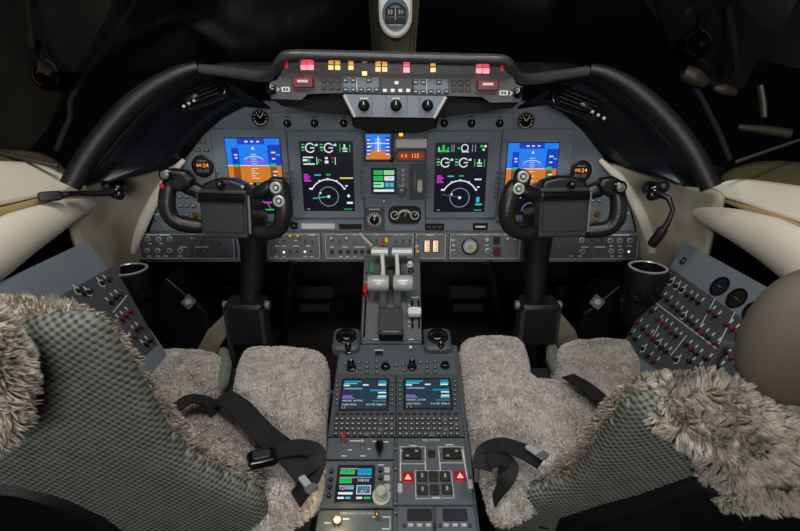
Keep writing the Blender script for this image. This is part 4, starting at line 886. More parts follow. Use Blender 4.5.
m = MB(); m.text('EMERGENCY LIGHTING',*G.l(357,513.5,H),.0042,H+.0003,MARK); [m.rect(*G.l(x,y,H),w_,.0022,H+.0003,MARK) for x,y,w_ in ((328,523,.012),(346,519,.012),(386,517,.014),(375,517,.008),(386,529,.014))]; p = G.l(390,523,H); m.line(p[0],p[1]-.012,p[0],p[1]+.012,.0012,H,MARK); m.build('marking', t)
part('screw','p',mk_screw(.0025), t, (*G.l(356,526,H),H))
# lower right: fire / engine panel
t,G = pedplate('fire_system_panel','pedestal panel with white flow lines and two lit red triangles','control panel',((397,439),(464.5,439),(474,506),(397,506)))
m = MB(); z = H+.0006
def ml(x0,y0,x1,y1,w_=.0022): m.line(*G.l(x0,y0,H),*G.l(x1,y1,H),w_,z,MARK)
ml(400.5,451,400.5,481); ml(400.5,451,413,451); ml(425,450,425.5,471); ml(438.5,450,440.5,471); ml(462,450,468,482); ml(450,450,462,450)
for q in (((400,447),(425,447),(425,464),(401,464)),((438,447),(463,447),(465,463),(440,463)),((415,471),(451,471),(454,498),(416,499))):
    for i in range(4): ml(*q[i],*q[(i+1)%4],.0012)
m.text('FIRE SYSTEM',*G.l(431,440.5,H),.0048,z,MARK)
for x,y in ((413,446.5),(449.5,445.5),(436,498.5)): m.bbox((*G.l(x,y,H),H+.001),(.022,.006,.002),.001,GREY); m.rect(*G.l(x,y,H),.014,.0022,H+.0023,MARK)
m.build('marking', t)
for x,y,w_,h in ((412,454.5,.036,.022),(452,454.5,.036,.022),(431.5,454.5,.014,.013),(422,477,.019,.019),(433.5,477,.016,.019),(445,477,.019,.019),(422.5,490.5,.019,.017),(434.5,490.5,.016,.017),(447,490,.019,.017)):
    b = MB(); p = G.l(x,y,H); b.bbox((*p,H+.003),(w_,h,.006),.002,BLK)
    if w_ > .03: [b.rect(p[0]+dx,p[1]+dy,.006,.004,H+.0063,TAN) for dx,dy in ((-.009,-.006),(.009,.004))]
    elif w_ > .018: b.rect(*p,.004,.008,H+.0063,TAN)
    b.build('guarded_switch', t)
for x,y in ((408,478.3),(460,477)):
    p = G.l(x,y,H); b = MB(); b.bbox((*p,H+.002),(.021,.021,.004),.002,emi((150,8,18),.9)); b.prism([(p[0]-.006,p[1]-.004),(p[0]+.006,p[1]-.004),(p[0],p[1]+.006)],H+.004,H+.0048,emi((255,110,90),4)); b.build('warning_lamp_or_reflection', t, label='lit red triangle lamp')
for x,y in ((400,489),(470,485)): p = G.l(x,y,H); b = MB(); b.bbox((*p,H+.003),(.010,.018,.006),.003,SILVP); b.build('latch', t)
for i,(q,lab) in enumerate(((((397,507),(433,507),(434,552),(397,552)),'small keypad with dark screen at the pedestal bottom, next to the centre line'),(((435,507),(474.5,507),(479,552),(436,552)),'small keypad with dark screen at the right bottom edge of the pedestal'))):
    t,G = pedplate('fuel_keypad',lab,'keypad',q); cx = (419.5,455)[i]
    p = G.l(cx,515,H); b = MB(); b.bbox((*p,H+.001),(.044,.021,.003),.002,emi((12,16,30),.8)); b.build('screen', t)
    for k in range(3): part('key','uk',mk_button(.010,.006,.003,SILVP), t, (*G.l(cx-9+9*k,525.5,H),H))
    for k in (-15,15): part('key','ukb',mk_button(.005,.006,.003,BLK), t, (*G.l(cx+k,526,H),H))
for x,y in ((395.5,448),(395.5,468),(395.5,503),(395.5,512),(325,505),(391,445),(320,517)): p = FPd.hit(x,y,.004); M_ = ROOTM[ped.name].inverted(); o = part('fastener','f',mk_screw(.0032), ped, tuple(M_ @ p), tilt=(math.atan(.286),0))
# ================================================================ SIDE CONSOLES
def console(S):
    R = S > 0; X = .74
    a = onX(685,242,X) if R else onX(88,240,-X)
    far = onX(776,294,X) if R else onX(-30,296,-X)
    if not R: far = Vector((-X, .80, a.z))
    z = a.z
    sl = math.radians(58); dn = Vector((-S*math.cos(sl),0,-math.sin(sl)))
    ey = -dn; ex = Vector((0,-S*1.0,0))     # along: towards the crew on the right, mirrored on the left
    # x axis must satisfy x cross y = outward (towards the aisle and up)
    n = Vector((-S*math.sin(sl),0,math.cos(sl)))
    ex = ey.cross(n).normalized()
    Fc = Frame(a, ex, ey)
    nm = 'right' if R else 'left'
    t = thing('circuit_breaker_panel','sloping grey circuit breaker console beside the %s seat, rows of %s knobs' % (('copilot','red and black') if R else ('pilot','black and red')),'circuit breaker panel',Fc)
    if R: q = [(685,242),(800,305),(860,345),(760,480),(616,352),(622,343)]
    else: q = [(88,240),(163,346),(168,356),(60,470),(-90,350),(-30,296)]
    b = MB(); b.prism([Fc.l(x,y) for x,y in q],-.02,0,GREY if True else GREYD,.003); b.build('faceplate', t)
    # darker breaker field
    if R: q2 = [(668,266),(716,300),(760,330),(800,365),(760,440),(624,346)]
    else: q2 = [(113,266),(157,344),(140,360),(72,330),(60,296)]
    b = MB(); b.prism([Fc.l(x,y) for x,y in q2],0,.003,GREYD,.001); b.build('breaker_field', t)
    m = MB()
    def ln(x0,y0,x1,y1,w_=.0022): m.line(*Fc.l(x0,y0),*Fc.l(x1,y1),w_,.0036,MARK)
    def brk(cx,cy,k):
        x,y = (620+cx*.2355,240+cy*.2355) if R else (cx*.339,240+cy*.339)
        p = Fc.l(x,y,.003); kk = {'k':BLK,'r':DRED,'w':BLK}[k]
        part('circuit_breaker',k+nm,mk_breaker(kk),t,(*p,.003),label='dark red breaker' if k=='r' else None)
        m.rect(p[0],p[1]+.012,.004,.009,.0034,MARK)
        if k == 'w': m.arc(p[0],p[1],.0085,0,360,.0022,.0036,MARK)
    if R:
        rows = [(197,157,'r'),(217,178,'w'),(240,197,'w'),(264,213,'w'),(290,237,'k'),(313,252,'k'),(337,270,'k'),(385,305,'r'),(408,326,'k'),(458,363,'r'),(483,383,'r'),(508,405,'r'),
         (155,228,'r'),(180,243,'k'),(205,258,'k'),(230,285,'k'),(250,303,'k'),(268,323,'w'),(290,343,'k'),(312,360,'k'),(335,380,'r'),(356,400,'r'),(380,418,'k'),(405,440,'r'),(430,460,'k'),(453,483,'k'),(480,505,'r'),
         (113,290,'k'),(140,305,'k'),(165,340,'r'),(185,355,'r'),(205,372,'r'),(225,395,'r'),(245,412,'k'),(287,448,'k'),(310,468,'r'),(330,488,'k'),(370,508,'k'),
         (78,355,'r'),(103,380,'k'),(125,402,'r'),(145,420,'r'),(160,440,'w'),(180,460,'k'),(200,477,'k'),(240,510,'w'),(48,400,'k'),(70,425,'k'),(97,462,'w'),(122,497,'k'),(150,520,'r'),(395,520,'r'),(420,540,'k'),(300,520,'k'),(330,540,'k')]
        ln(648,297,740,366); ln(688,336,672,356); ln(716,300,700,330); ln(736,313,720,345); ln(664,320,652,340)
    else:
        rows = [(300,128,'w'),(318,120,'k'),(262,155,'w'),(245,160,'k'),(352,163,'r'),(338,172,'k'),(325,186,'k'),(382,213,'r'),(368,226,'r'),(355,236,'r'),(412,258,'r'),(400,268,'k'),(440,298,'k'),(428,310,'k'),(230,150,'w'),(392,288,'r')]
        ln(126,296,112,313)
    for r_ in rows: brk(*r_)
    m.build('marking', t)
    if R:
        for x,y in ((720,286.5),(737,298.5),(754,312)):
            p = Fc.l(x,y); b = MB(); b.lathe([(.024,0),(.024,.003),(.021,.004),(.020,.001)],BLKG,24,p); b.lathe([(.018,.0004),(.018,.0012)],BLK,20,p); b.rect(p[0],p[1],.014,.004,.0018,OLIVE); b.build('jack_panel', t)
        p = Fc.l(683.5,261); b = MB(); b.bbox((*p,.001),(.018,.018,.003),.002,BLK); b.rect(p[0]+.002,p[1]+.001,.008,.006,.0028,STEEL); b.build('rocker_switch', t)
    # body below the face
    c0 = Fc.l(625,340) if R else Fc.l(160,343)
    p1 = Fc.hit(*(625,340)) if R else Fc.hit(160,343)
    b = MB(); yb = .45
    b.loft([[(S*.90,a.y,a.z-.03),(S*.745,a.y,a.z-.03),(p1.x+S*.03,p1.y-.0,p1.z-.03),(p1.x+S*.05,p1.y,0),(S*.90,a.y,0)],[(S*.90,yb,a.z-.03),(S*.745,yb,a.z-.03),(p1.x+S*.03,yb,p1.z-.03),(p1.x+S*.05,yb,0),(S*.90,yb,0)]],BLK); b.build('console_body', t, world=True)
    # inlet ring/cup
    if R: c = onD(648,268,1.30)
    else: c = onD(129,270,1.36)
    t = thing('cup_holder','round black holder with a polished ring, forward of the %s console' % ('copilot' if R else 'pilot'),'cup holder',loc=(c.x,c.y,c.z-.14),group='side cup holders')
    ax = Vector((-S*.06,.02,1)).normalized(); e1 = Vector((1,0,0)); Fh = Frame(c, e1, ax.cross(e1))
    def rings(prof): return [[tuple(Fh.o+Fh.ex*r*math.cos(q)+Fh.ey*r*math.sin(q)+Fh.n*z_) for q in (2*math.pi*j/26 for j in range(26))] for r,z_ in prof]
    b = MB(); b.loft(rings([(.045,-.16),(.052,-.10),(.054,-.02),(.052,0),(.044,.002),(.040,-.10),(.001,-.10)]),BLK,caps=False); b.build('cup', t, world=True)
    b = MB(); b.loft(rings([(.047,.000),(.048,.004),(.043,.005),(.041,.002)]),SILV,caps=False); b.build('rim', t, world=True)
    b = MB(); b.loft(rings([(.058,-.05),(.060,-.06),(.060,-.075),(.056,-.08)]),BLKG,caps=False); b.build('collar', t, world=True)
console(1); console(-1)
# foot well boxes with silver latches, tan wedges
for S,lt,box,wed in ((-1,(189,302),[(148,300),(166,278),(206,312),(212,340),(196,352),(150,352)],[(232,307),(238,316),(214,356),(196,352),(208,330)]),
                     (1,(597,302),[(648,300),(630,278),(584,314),(578,342),(600,356),(646,352)],[(544,304),(550,300),(575,330),(582,348),(560,350)])):
    nm = 'pilot' if S < 0 else 'copilot'
    t = thing('footwell_panel','dark footwell panel with a small silver latch ahead of the %s seat' % nm,'panel',loc=(onY(*lt,1.28).x,1.28,0))
    b = MB(); q = [onY(x,y,1.29) for x,y in box]; b.loft([[tuple(p) for p in q],[tuple(p+Vector((0,.12,0))) for p in q]],BLK); b.build('cover', t, world=True, bevel=.004)
    c = onY(*lt,1.285); b = MB(); b.M = Frame(c,(1,0,.2),(0,.5,1)).mat(); b.bbox((0,0,.002),(.034,.034,.004),.004,STEEL,tz=.7); b.lathe([(.010,.004),(.008,.008)],SILV,14); b.build('latch', t, world=True)
    q = [onY(x,y,1.24) for x,y in wed]; b = MB(); b.loft([[tuple(p) for p in q],[tuple(p+Vector((0,.05,-.02))) for p in q]],mat('carpeted wedge',(150,138,120),.9,nscale=40,namp=.1,bscale=200,bstr=.3))
    o = struct(b.build('trim_14' if S<0 else 'trim_15', world=True)) 
PEDALM = mat('pedal rubber', (9, 9, 10), .8, nscale=40, namp=.2)
# rudder pedals
for i,(x,Y,lab) in enumerate(((315,1.62,'black rudder pedal on the right side of the pilot footwell'),(468,1.62,'black rudder pedal on the left side of the copilot footwell'),(215,1.62,'black rudder pedal on the left side of the pilot footwell'),(575,1.62,'black rudder pedal on the right side of the copilot footwell'))):
    c = onY(x,292,Y); t = thing('rudder_pedal',lab,'pedal',loc=(c.x,Y,0),group='rudder pedals')
    b = MB(); b.M = Frame(c,(1,0,0),(0,.5,1)).mat(); b.bbox((0,0,0),(.14,.045,.02),.008,PEDALM); b.bbox((0,-.055,-.004),(.11,.03,.014),.006,PEDALM); b.build('tread', t, world=True, bevel=.003)
    b = MB(); b.tube([(c.x,Y+.02,c.z),(c.x,Y+.07,.2),(c.x,Y+.05,0)],.012,BLK,10); b.build('pedal_arm', t, world=True)
for x0,pts,lab in ((0,[(293,262,1.35),(289,300,1.35),(283,338,1.34)],'slim black cable conduit in the pilot footwell'),(1,[(488,262,1.35),(497,300,1.35),(503,335,1.34)],'slim black cable conduit in the copilot footwell')):
    P = [onY(*p) for p in pts]; P.append(Vector((P[-1].x,1.36,0)))
    t = thing('cable_conduit',lab,'conduit',loc=(P[-1].x,1.36,0)); b = MB(); b.tube(P,.013,BLKG,10); b.build('tube', t, world=True)
b = MB(); b.box((0,1.155,.30),(1.1,.012,.012),SILV); o = b.build('cross_rail', smooth=0); tag(o,'thin metal rail crossing the floor under both seat cushions','rail')
# raised footwell floor and front bulkhead
b = MB(); b.box((0,1.62,.12),(1.5,.55,.24),CARPET); struct(b.build('floor_footwell'))

# ================================================================ MICROPHONES
def mic(label, mount, path, body, S):
    c = onY(*mount); t = thing('microphone', label, 'microphone', loc=c)
    b = MB(); b.ball(tuple(c),.022,BLKG,14,(1,.8,1)); b.ball(tuple(c+Vector((S*.012,-.01,.012))),.014,BLK,12); b.ball(tuple(c+Vector((-S*.012,-.012,-.008))),.013,BLKG,12); b.cyl(tuple(c+Vector((0,.03,0))),tuple(c),.018,BLK); b.build('mount', t, world=True)
    pts = [onY(*p) for p in path]; b = MB(); b.tube(pts,[.0085,.0065,.0055,.0065,.008][:len(pts)],BLK,10)
    b.build('stem', t, world=True, smooth=60)
    p0, p1 = onY(*body[0]), onY(*body[1]); b = MB(); b.tube([p0,p0.lerp(p1,.15),p0.lerp(p1,.85),p1],[body[2]*.8,body[2],body[2],body[2]*.8],BLK,4 if S<0 else 12,up=(0,-.7,1)); b.build('head', t, world=True, smooth=30, bevel=.002)
mic('black microphone on a straight stem reaching left from beside the pilot panel',(116,190,1.16),[(112,192,1.15),(96,194,1.12),(80,193.5,1.09),(68,194,1.07),(60,195.5,1.06)],((62,195.5,1.06),(38,197,1.03),.014),-1)
mic('black microphone hanging on a bent stem beside the copilot panel',(655,191,1.16),[(658,193,1.15),(669,199,1.12),(673,210,1.11),(668,222,1.11),(662,232,1.11)],((664,228,1.11),(651,246,1.12),.012),1)

# ================================================================ SIDE WINDOW REFLECTIONS, BUILT AS DIM SHAPES
DIMB = mat('dim bronze reflection', (40, 34, 26), .5, nscale=20, namp=.1)
DIMK = mat('near black reflection', (15, 14, 13), .7, nscale=6, namp=.4)
def refl_tube(name, pts, rad, m, **kw): b = MB(); b.tube([onD(*p) for p in pts], rad, m, 10, **kw); return struct(b.build(name, smooth=60))  # tubes that stand in for strips reflected in the side windows
refl_tube('reflected_strip_left', [(26,-20,1.3),(30,20,1.28),(32,46,1.26)], .008, mat('dim beige reflection',(74, 64, 50),.6,nscale=20,namp=.1))
refl_tube('reflected_strip_right', [(729,8,1.3),(734,40,1.28),(738,72,1.26)], .010, mat('dim beige reflection',(74, 64, 50),.6,nscale=20,namp=.1))
refl_tube('reflected_line_right', [(735,162,1.12),(770,150,1.1),(812,136,1.08)], .004, DIMB)
refl_tube('reflected_line_left', [(-15,150,1.08),(30,160,1.1),(58,166,1.12)], .006, DIMB)
for lab,c,S in (('dim round shape, a reflection high in the left side window',(45,74,1.3),-1),('dim round shape, a reflection high in the right side window',(697,44,1.3),1)):
    p = onD(*c); t = thing('reflected_disc',lab,'lamp',Frame(p,(1,0,0),(0,.3,1)),'round window reflections')  # round reflections in the side windows, modelled as solid discs
    b = MB(); b.lathe([(.034,-.03),(.04,-.01),(.038,.0),(.028,.004)],BLKG,22); b.build('housing', t)
    b = MB(); b.arc(0,0,.034,10,80,.004,.005,STEEL); b.arc(0,0,.030,100,260,.004,.005,mat('copper edge',(110,60,44),.4,.5,nscale=20,namp=.1)); b.ball((.01,0,.004),.010,DIMG,10); b.build('disc_ring', t)
    b = MB(); q = p+Vector((0,0,.06)); b.tube([p+Vector((0,.02,0)),q+Vector((S*.03,.04,.02))],.01,BLK,8); b.build('bracket', t, world=True)
# sheets coloured as the dim reflection behind these shapes
OLD = mat('dim olive reflection', (30, 27, 19), .7, nscale=5, namp=.5)
for nm,F_,px in (('reflection_sheet_left',Frame(onD(40,70,1.42),(1,0,.0),(0,-.1,1)),[(-60,-60),(128,-60),(110,10),(84,60),(60,100),(48,130),(30,150),(-60,150)]),('reflection_sheet_right',Frame(onD(740,80,1.42),(1,0,0),(0,-.1,1)),[(640,-60),(860,-60),(860,60),(800,70),(760,60),(742,90),(722,96),(700,80),(668,46)])):
    b = MB(); b.prism([F_.l(x,y) for x,y in px],-.03,0,OLD if 'left' in nm else DIMK,.004); o = struct(b.build(nm)); o.matrix_basis = F_.mat()
# grey panel shape put in for a reflection, right
p = onD(690,12,1.35); OF = Frame(p,(1,0,-.25),(0,-.2,1)); t = thing('reflected_panel','dim grey panel shape with an oval, a reflection high in the right window','panel',OF)
b = MB(); b.prism([OF.l(x,y) for x,y in ((628,-20),(725,-20),(716,26),(706,34),(690,36),(672,34),(655,20))],-.02,0,DIMG,.004); b.build('panel', t)
b = MB(); b.bbox((0,0,.003),(.075,.058,.008),.026,DIMG); b.lathe([(.018,.007),(.018,.012),(.012,.014)],DIMB,20); b.build('reflected_oval', t, bevel=.002)
q = OF.l(664,24); b = MB(); b.bbox((*q,.003),(.022,.055,.006),.010,BLKG); b.build('reflected_box', t)
for pts,rad,lab in (([(684,72,1.25),(694,77,1.25),(706,84,1.25)],[.016,.022,.012],'dim beige rounded shape, a reflection below the round one at the right window'),
        ([(714,88,1.22),(724,90,1.22),(736,93,1.22)],[.006,.014,.008],'dim beige domed shape, a reflection in the right side window'),
        ([(760,86,1.2),(763,104,1.2),(764,118,1.2)],[.010,.010,.009],'dim upright shape, a reflection in the right side window beside the domed one'),
        ([(738,127,1.16),(765,130,1.15),(790,134,1.14)],[.006,.010,.012],'dim olive bar, a reflection lying low in the right side window')):
    P = [onD(*q) for q in pts]; t = thing('window_reflection',lab,'reflection',loc=P[1]); b = MB(); b.tube(*crs(P,rad), DIMB, 12, flat=.8); b.build('shell', t, world=True)  # solid stand-ins for shapes reflected in the right window
    b = MB(); b.tube([P[1],P[1]+Vector((.012,.05,0))],[.005,.005],DIMG,8); b.build('stalk', t, world=True)
# ================================================================ SEATS
def inside(pts, x, y):
    c = False; j = len(pts)-1
    for i in range(len(pts)):
        xi, yi = pts[i]; xj, yj = pts[j]
        if (yi > y) != (yj > y) and x < (xj-xi)*(y-yi)/(yj-yi)+xi: c = not c
        j = i
    return c
def smoothpoly(pts, it=2):
    for _ in range(it):
        q = []
        for i in range(len(pts)):
            a, b_ = pts[i], pts[(i+1) % len(pts)]
            q += [(a[0]*.75+b_[0]*.25, a[1]*.75+b_[1]*.25), (a[0]*.25+b_[0]*.75, a[1]*.25+b_[1]*.75)]
        pts = q
    return pts
def pad(pts, top, bot, r, step=.008, zf=None, nf=0.0, ns=20., smooth=2):
    """rounded cushion over a plan outline: returns verts, faces, and the top surface samples"""
    pts = smoothpoly(pts, smooth); P = np.array(pts); Q = np.roll(P, -1, 0)
    x0, y0 = P.min(0)-step; x1, y1 = P.max(0)+step
    nx = int((x1-x0)/step)+2; ny = int((y1-y0)/step)+2
    gx, gy = np.meshgrid(x0+step*np.arange(nx), y0+step*np.arange(ny), indexing='ij'); G = np.stack([gx, gy], -1).reshape(-1, 2)
    d = np.full(len(G), 1e9); near = np.zeros_like(G); ins = np.zeros(len(G), bool)
    for a, b_ in zip(P, Q):
        ab = b_-a; t = np.clip(((G-a) @ ab)/(ab @ ab+1e-12), 0, 1); c = a+t[:, None]*ab; dd = np.hypot(*(G-c).T)
        k = dd < d; d[k] = dd[k]; near[k] = c[k]
        cr = ((a[1] > G[:, 1]) != (b_[1] > G[:, 1])); 
        with np.errstate(divide='ignore', invalid='ignore'): xx = (b_[0]-a[0])*(G[:, 1]-a[1])/(b_[1]-a[1])+a[0]
        ins ^= cr & (G[:, 0] < xx)
    keep = ins | (d < step*.75); idx = -np.ones(len(G), int)
    pos = G.copy(); out = ~ins | (d < step*.35); pos[out] = near[out]; d[out] = 0
    cells = []
    for i in range(nx-1):
        for j in range(ny-1):
            q = (i*ny+j, (i+1)*ny+j, (i+1)*ny+j+1, i*ny+j+1)
            if all(keep[k] for k in q): cells.append(q)
    used = sorted({k for q in cells for k in q}); idx = {k: n for n, k in enumerate(used)}; n = len(used)
    vs = []; 
    for k in used:
        x, y = pos[k]; e = min(d[k], r); h = math.sqrt(max(r*r-(r-e)**2, 0))/r
        zt = (zf(x, y) if zf else 0)
        nn = nf*noise.noise(Vector((x*ns, y*ns, 3.1))) + nf*.5*noise.noise(Vector((x*ns*2.3, y*ns*2.3, 7)))
        vs.append((x, y, bot+(top-bot)*(.35+.65*h)+zt+nn))
    for k in used: x, y = pos[k]; vs.append((x, y, bot + (zf(x, y) if zf else 0)*.6))
    fs = [tuple(idx[k] for k in q) for q in cells]; top_f = list(fs)
    fs += [tuple(idx[k]+n for k in q)[::-1] for q in cells]
    edges = {}
    for q in top_f:
        for a, b_ in zip(q, q[1:]+q[:1]): edges[(a, b_)] = 1
    for (a, b_) in edges:
        if (b_, a) not in edges: fs.append((b_, a, a+n, b_+n))
    return vs, fs, top_f
def fleece(b, vs, faces, count, ln, wd, m, clump=.022, lean=.5, seed=1, droop=(0, 0, 0), pull=.6, origin=None):
    """woolly pile: short curved fibres gathered in locks"""
    rng = random.Random(seed); V = [Vector(v) for v in vs]; A = []; N = []
    for f in faces:
        a, c, d_ = V[f[0]], V[f[1]], V[f[2]]; n = (c-a).cross(d_-a)
        ar = n.length; A.append(ar*.5*(2 if len(f) == 4 else 1)); N.append(n.normalized() if ar > 1e-12 else Vector((0, 0, 1)))
    tot = sum(A); cum = np.cumsum(A)/tot; picks = np.searchsorted(cum, np.array([rng.random() for _ in range(count)]))
    nv = []; nf = []; droop = Vector(droop)
    for k in picks:
        k = min(int(k), len(faces)-1); f = faces[k]; u, v = rng.random(), rng.random()
        if len(f) == 4: p = V[f[0]].lerp(V[f[1]], u).lerp(V[f[3]].lerp(V[f[2]], u), v)
        else:
            if u+v > 1: u, v = 1-u, 1-v
            p = V[f[0]]+(V[f[1]]-V[f[0]])*u+(V[f[2]]-V[f[0]])*v
        n = N[k]; L = ln*(.6+.6*rng.random())
        q = noise.voronoi(p/clump)[1][0]*clump
        cdir = noise.noise_vector(q*37)*lean
        tip = p+(n+cdir+droop).normalized()*L
        tipc = q+n*(L*1.05)+cdir*L; tip = tip.lerp(tipc, pull*(.5+.5*rng.random()))
        mid = p.lerp(tip, .5)+n*(L*.22)+noise.noise_vector(p*90)*L*.15
        s_ = Vector((rng.uniform(-1,1), rng.uniform(-1,1), rng.uniform(-1,1))).cross(n); s_ = s_.normalized()*wd if s_.length > 1e-6 else Vector((wd,0,0))
        i = len(nv); nv += [tuple(p-s_), tuple(p+s_), tuple(mid+s_*.8), tuple(mid-s_*.8), tuple(tip)]
        nf += [(i, i+1, i+2, i+3), (i+3, i+2, i+4)]
    b.add(nv, nf, m)
ZS = EYE.z-.665
def seat_z(px, py, dz=0): return onZ(px, py, ZS+dz)
def cushion(t, name, px, h, top_z, seed, count=26000, ln=.0055, m=SHEEP):
    o0 = ROOTM[t.name].translation
    q = [onZ(x, y, top_z) for x, y in px]; pts = [(p.x-o0.x, p.y-o0.y) for p in q]
    dip = lambda x, y: -.10*max(0, (.95-(y+o0.y)))*.6
    vs, fs, tf = pad(pts, top_z-o0.z, top_z-h-o0.z, .035, .009, dip, .004, 28)
    b = MB(); b.add(vs, fs, m)
    sidef = fs[2*len(tf):]
    fleece(b, vs, tf+sidef, count, ln, .0008, m, .010, .6, seed, pull=.25)
    return b.build(name, t, smooth=70)
def ribbon(t, name, pts, width, m, th=.0025, up=(0,0,1), sub=True):
    """a strap: points with surface normal up, laid as a thick band"""
    P = [Vector(p) for p in pts]; U = Vector(up); b = MB(); rings = []
    for i, p in enumerate(P):
        d = (P[min(i+1,len(P)-1)]-P[max(i-1,0)]).normalized(); s = d.cross(U).normalized()*width/2; n = s.cross(d).normalized()*th/2
        rings.append([tuple(p-s-n), tuple(p+s-n), tuple(p+s+n), tuple(p-s+n)])
    b.loft(rings, m); o = b.build(name, t, world=True, smooth=50)
    return o
def seatbase(label, S):
    c = Vector((S*.40, .85, 0)); t = thing('crew_seat', label, 'seat', loc=c); return t
# ---- pilot seat (left)
tL = seatbase('left crew seat with grey-olive woven back and sheepskin cover, beside the pilot console', -1)
inb = [(236,352),(246,343),(285,342),(322,345),(328,352),(322,395),(322,440),(316,475),(262,500),(246,470),(236,430),(228,402)]
outb = [(133,360),(139,347),(170,344),(208,346),(224,350),(222,372),(214,398),(190,410),(156,400),(133,385)]
mid = [(186,404),(214,392),(236,398),(262,440),(300,500),(240,520),(180,470),(160,430)]
cushion(tL,'thigh_cushion',inb,.085,ZS+.005,1,60000); cushion(tL,'thigh_cushion',outb,.085,ZS,2,45000); cushion(tL,'seat_cushion',mid,.07,ZS-.015,3,45000)
def pan(t, S):
    b = MB(); b.bbox((0,.07,.41),(.42,.34,.05),.05,CHAR); b.build('seat_pan', t, bevel=.004)
    b = MB(); b.bbox((0,.0,.37),(.30,.34,.05),.02,BLK); b.cyl((-.14,.12,.37),(-.14,.12,.02),.016,STEEL); b.cyl((.14,.12,.37),(.14,.12,.02),.016,STEEL); b.cyl((-.14,-.14,.37),(-.14,-.14,.02),.016,STEEL); b.cyl((.14,-.14,.37),(.14,-.14,.02),.016,STEEL); b.box((-.14,0,.012),(.05,.44,.024),STEEL); b.box((.14,0,.012),(.05,.44,.024),STEEL); b.build('seat_base', t)
pan(tL,-1)
# backrest frames
def backplane(c, lean, yaw=0.0):
    ex = Vector((math.cos(yaw), math.sin(yaw), 0)); ey = Vector((0, -math.sin(lean), math.cos(lean)))
    return Frame(c, ex, ey)
def keepf(vs, f): return True
def back(t, BF, shell_px, cover_px, blacks_px, seed, S, cap_px=None, shell_t=.05, cover_t=.055):
    M = ROOTM[t.name].inverted() @ BF.mat()
    def place(b): b.v = [tuple(M @ Vector(p)) for p in b.v]
    # sheepskin cover: sits on the front, wraps round the edge
    pts = [BF.l(x, y, -cover_t) for x, y in cover_px]
    vs, fs, tf = pad(pts, .004, -cover_t, .03, .009, None, .006, 24)
    b = MB(); b.add(vs, fs, SHEEPF)
    fleece(b, vs, [f for f in tf+fs[2*len(tf):] if keepf(vs, f)], 90000, .0085, .0007, SHEEPF, .012, .5, seed, pull=.4); place(b); b.build('sheepskin_cover', t, smooth=70)
    pts = [BF.l(x, y, .004) for x, y in shell_px]
    vs, fs, tf = pad(pts, .026, -.004, .045, .010, lambda x, y: -.0, .0012, 6)
    b = MB(); b.add(vs, fs, WEAVE); place(b); o = b.build('backrest', t, smooth=60)
    # pattern follows the back: keep object axes on the plane of the back
    inv = M.inverted(); o.data.transform(inv); o.matrix_local = M; ROOTM[o.name] = ROOTM[t.name] @ M
    return M
BL = backplane(onY(180,430,.56), math.radians(16), math.radians(6))
M = back(tL, BL,
 [(-120,345),(-40,335),(20,322),(60,316),(90,316),(106,328),(122,350),(137,373),(152,400),(165,426),(184,450),(212,468),(238,481),(260,493),(268,504),(272,545),(268,600),(120,620),(-30,620),(-50,500),(-110,440)],
 [(-160,312),(-90,298),(-20,293),(40,295),(88,305),(110,318),(126,340),(143,370),(160,393),(178,416),(202,438),(232,453),(256,466),(265,481),(262,500),(250,512),(180,540),(0,540),(-70,500),(-120,420)],
 None, 11, -1)
b = MB(); q = [(-70,500),(-40,499),(10,503),(60,516),(100,534),(140,562),(150,660),(-40,660)]
b.prism([BL.l(x,y,.05) for x,y in q],.0,.035,BLK,.01); b.v = [tuple(M @ Vector(p)) for p in b.v]; b.build('back_shell', tL)
# sheepskin hood over the top of the left backrest
def hood(t, BF, M, px, z0, z1, count, seed, ln=.014, r=.04, cl=.014):
    pts = [BF.l(p[0],p[1],z1 if len(p)>2 else z0) for p in px]; vs, fs, tf = pad(pts, z1, z0, r, .009, None, .010, 22); b = MB(); b.add(vs, fs, SHEEPF)
    fleece(b, vs, tf+fs[2*len(tf):], count, ln, .0008, SHEEPF, cl, .7, seed, pull=.5); b.v = [tuple(M @ Vector(p)) for p in b.v]; b.build('sheepskin_hood', t, smooth=70)
0 and hood(tL, BL, M, [(-160,312),(-90,298),(-20,296),(40,298),(86,306),(106,318),(116,326),(104,322,1),(84,314,1),(60,314,1),(30,324,1),(6,340,1),(-14,366,1),(-100,380,1),(-160,360,1)], -.03, .045, 90000, 12)
# headrest, left
b = MB(); c = onD(-62,372,.50); vs=[]
b.ball((0,0,0),1,SHEEPF,26); pv = [(x*.075,y*.05,z*.10) for x,y,z in b.v]; ff = list(b.f); b = MB(); o0 = ROOTM[tL.name].translation
pv = [(x+c.x-o0.x,y+c.y-o0.y,z+c.z-o0.z) for x,y,z in pv]; b.add(pv, ff, SHEEPF); fleece(b, pv, [f for f in ff if len(f)==4], 30000, .014, .0008, SHEEPF, .014, .7, 5, pull=.5); b.build('headrest', tL, smooth=70)
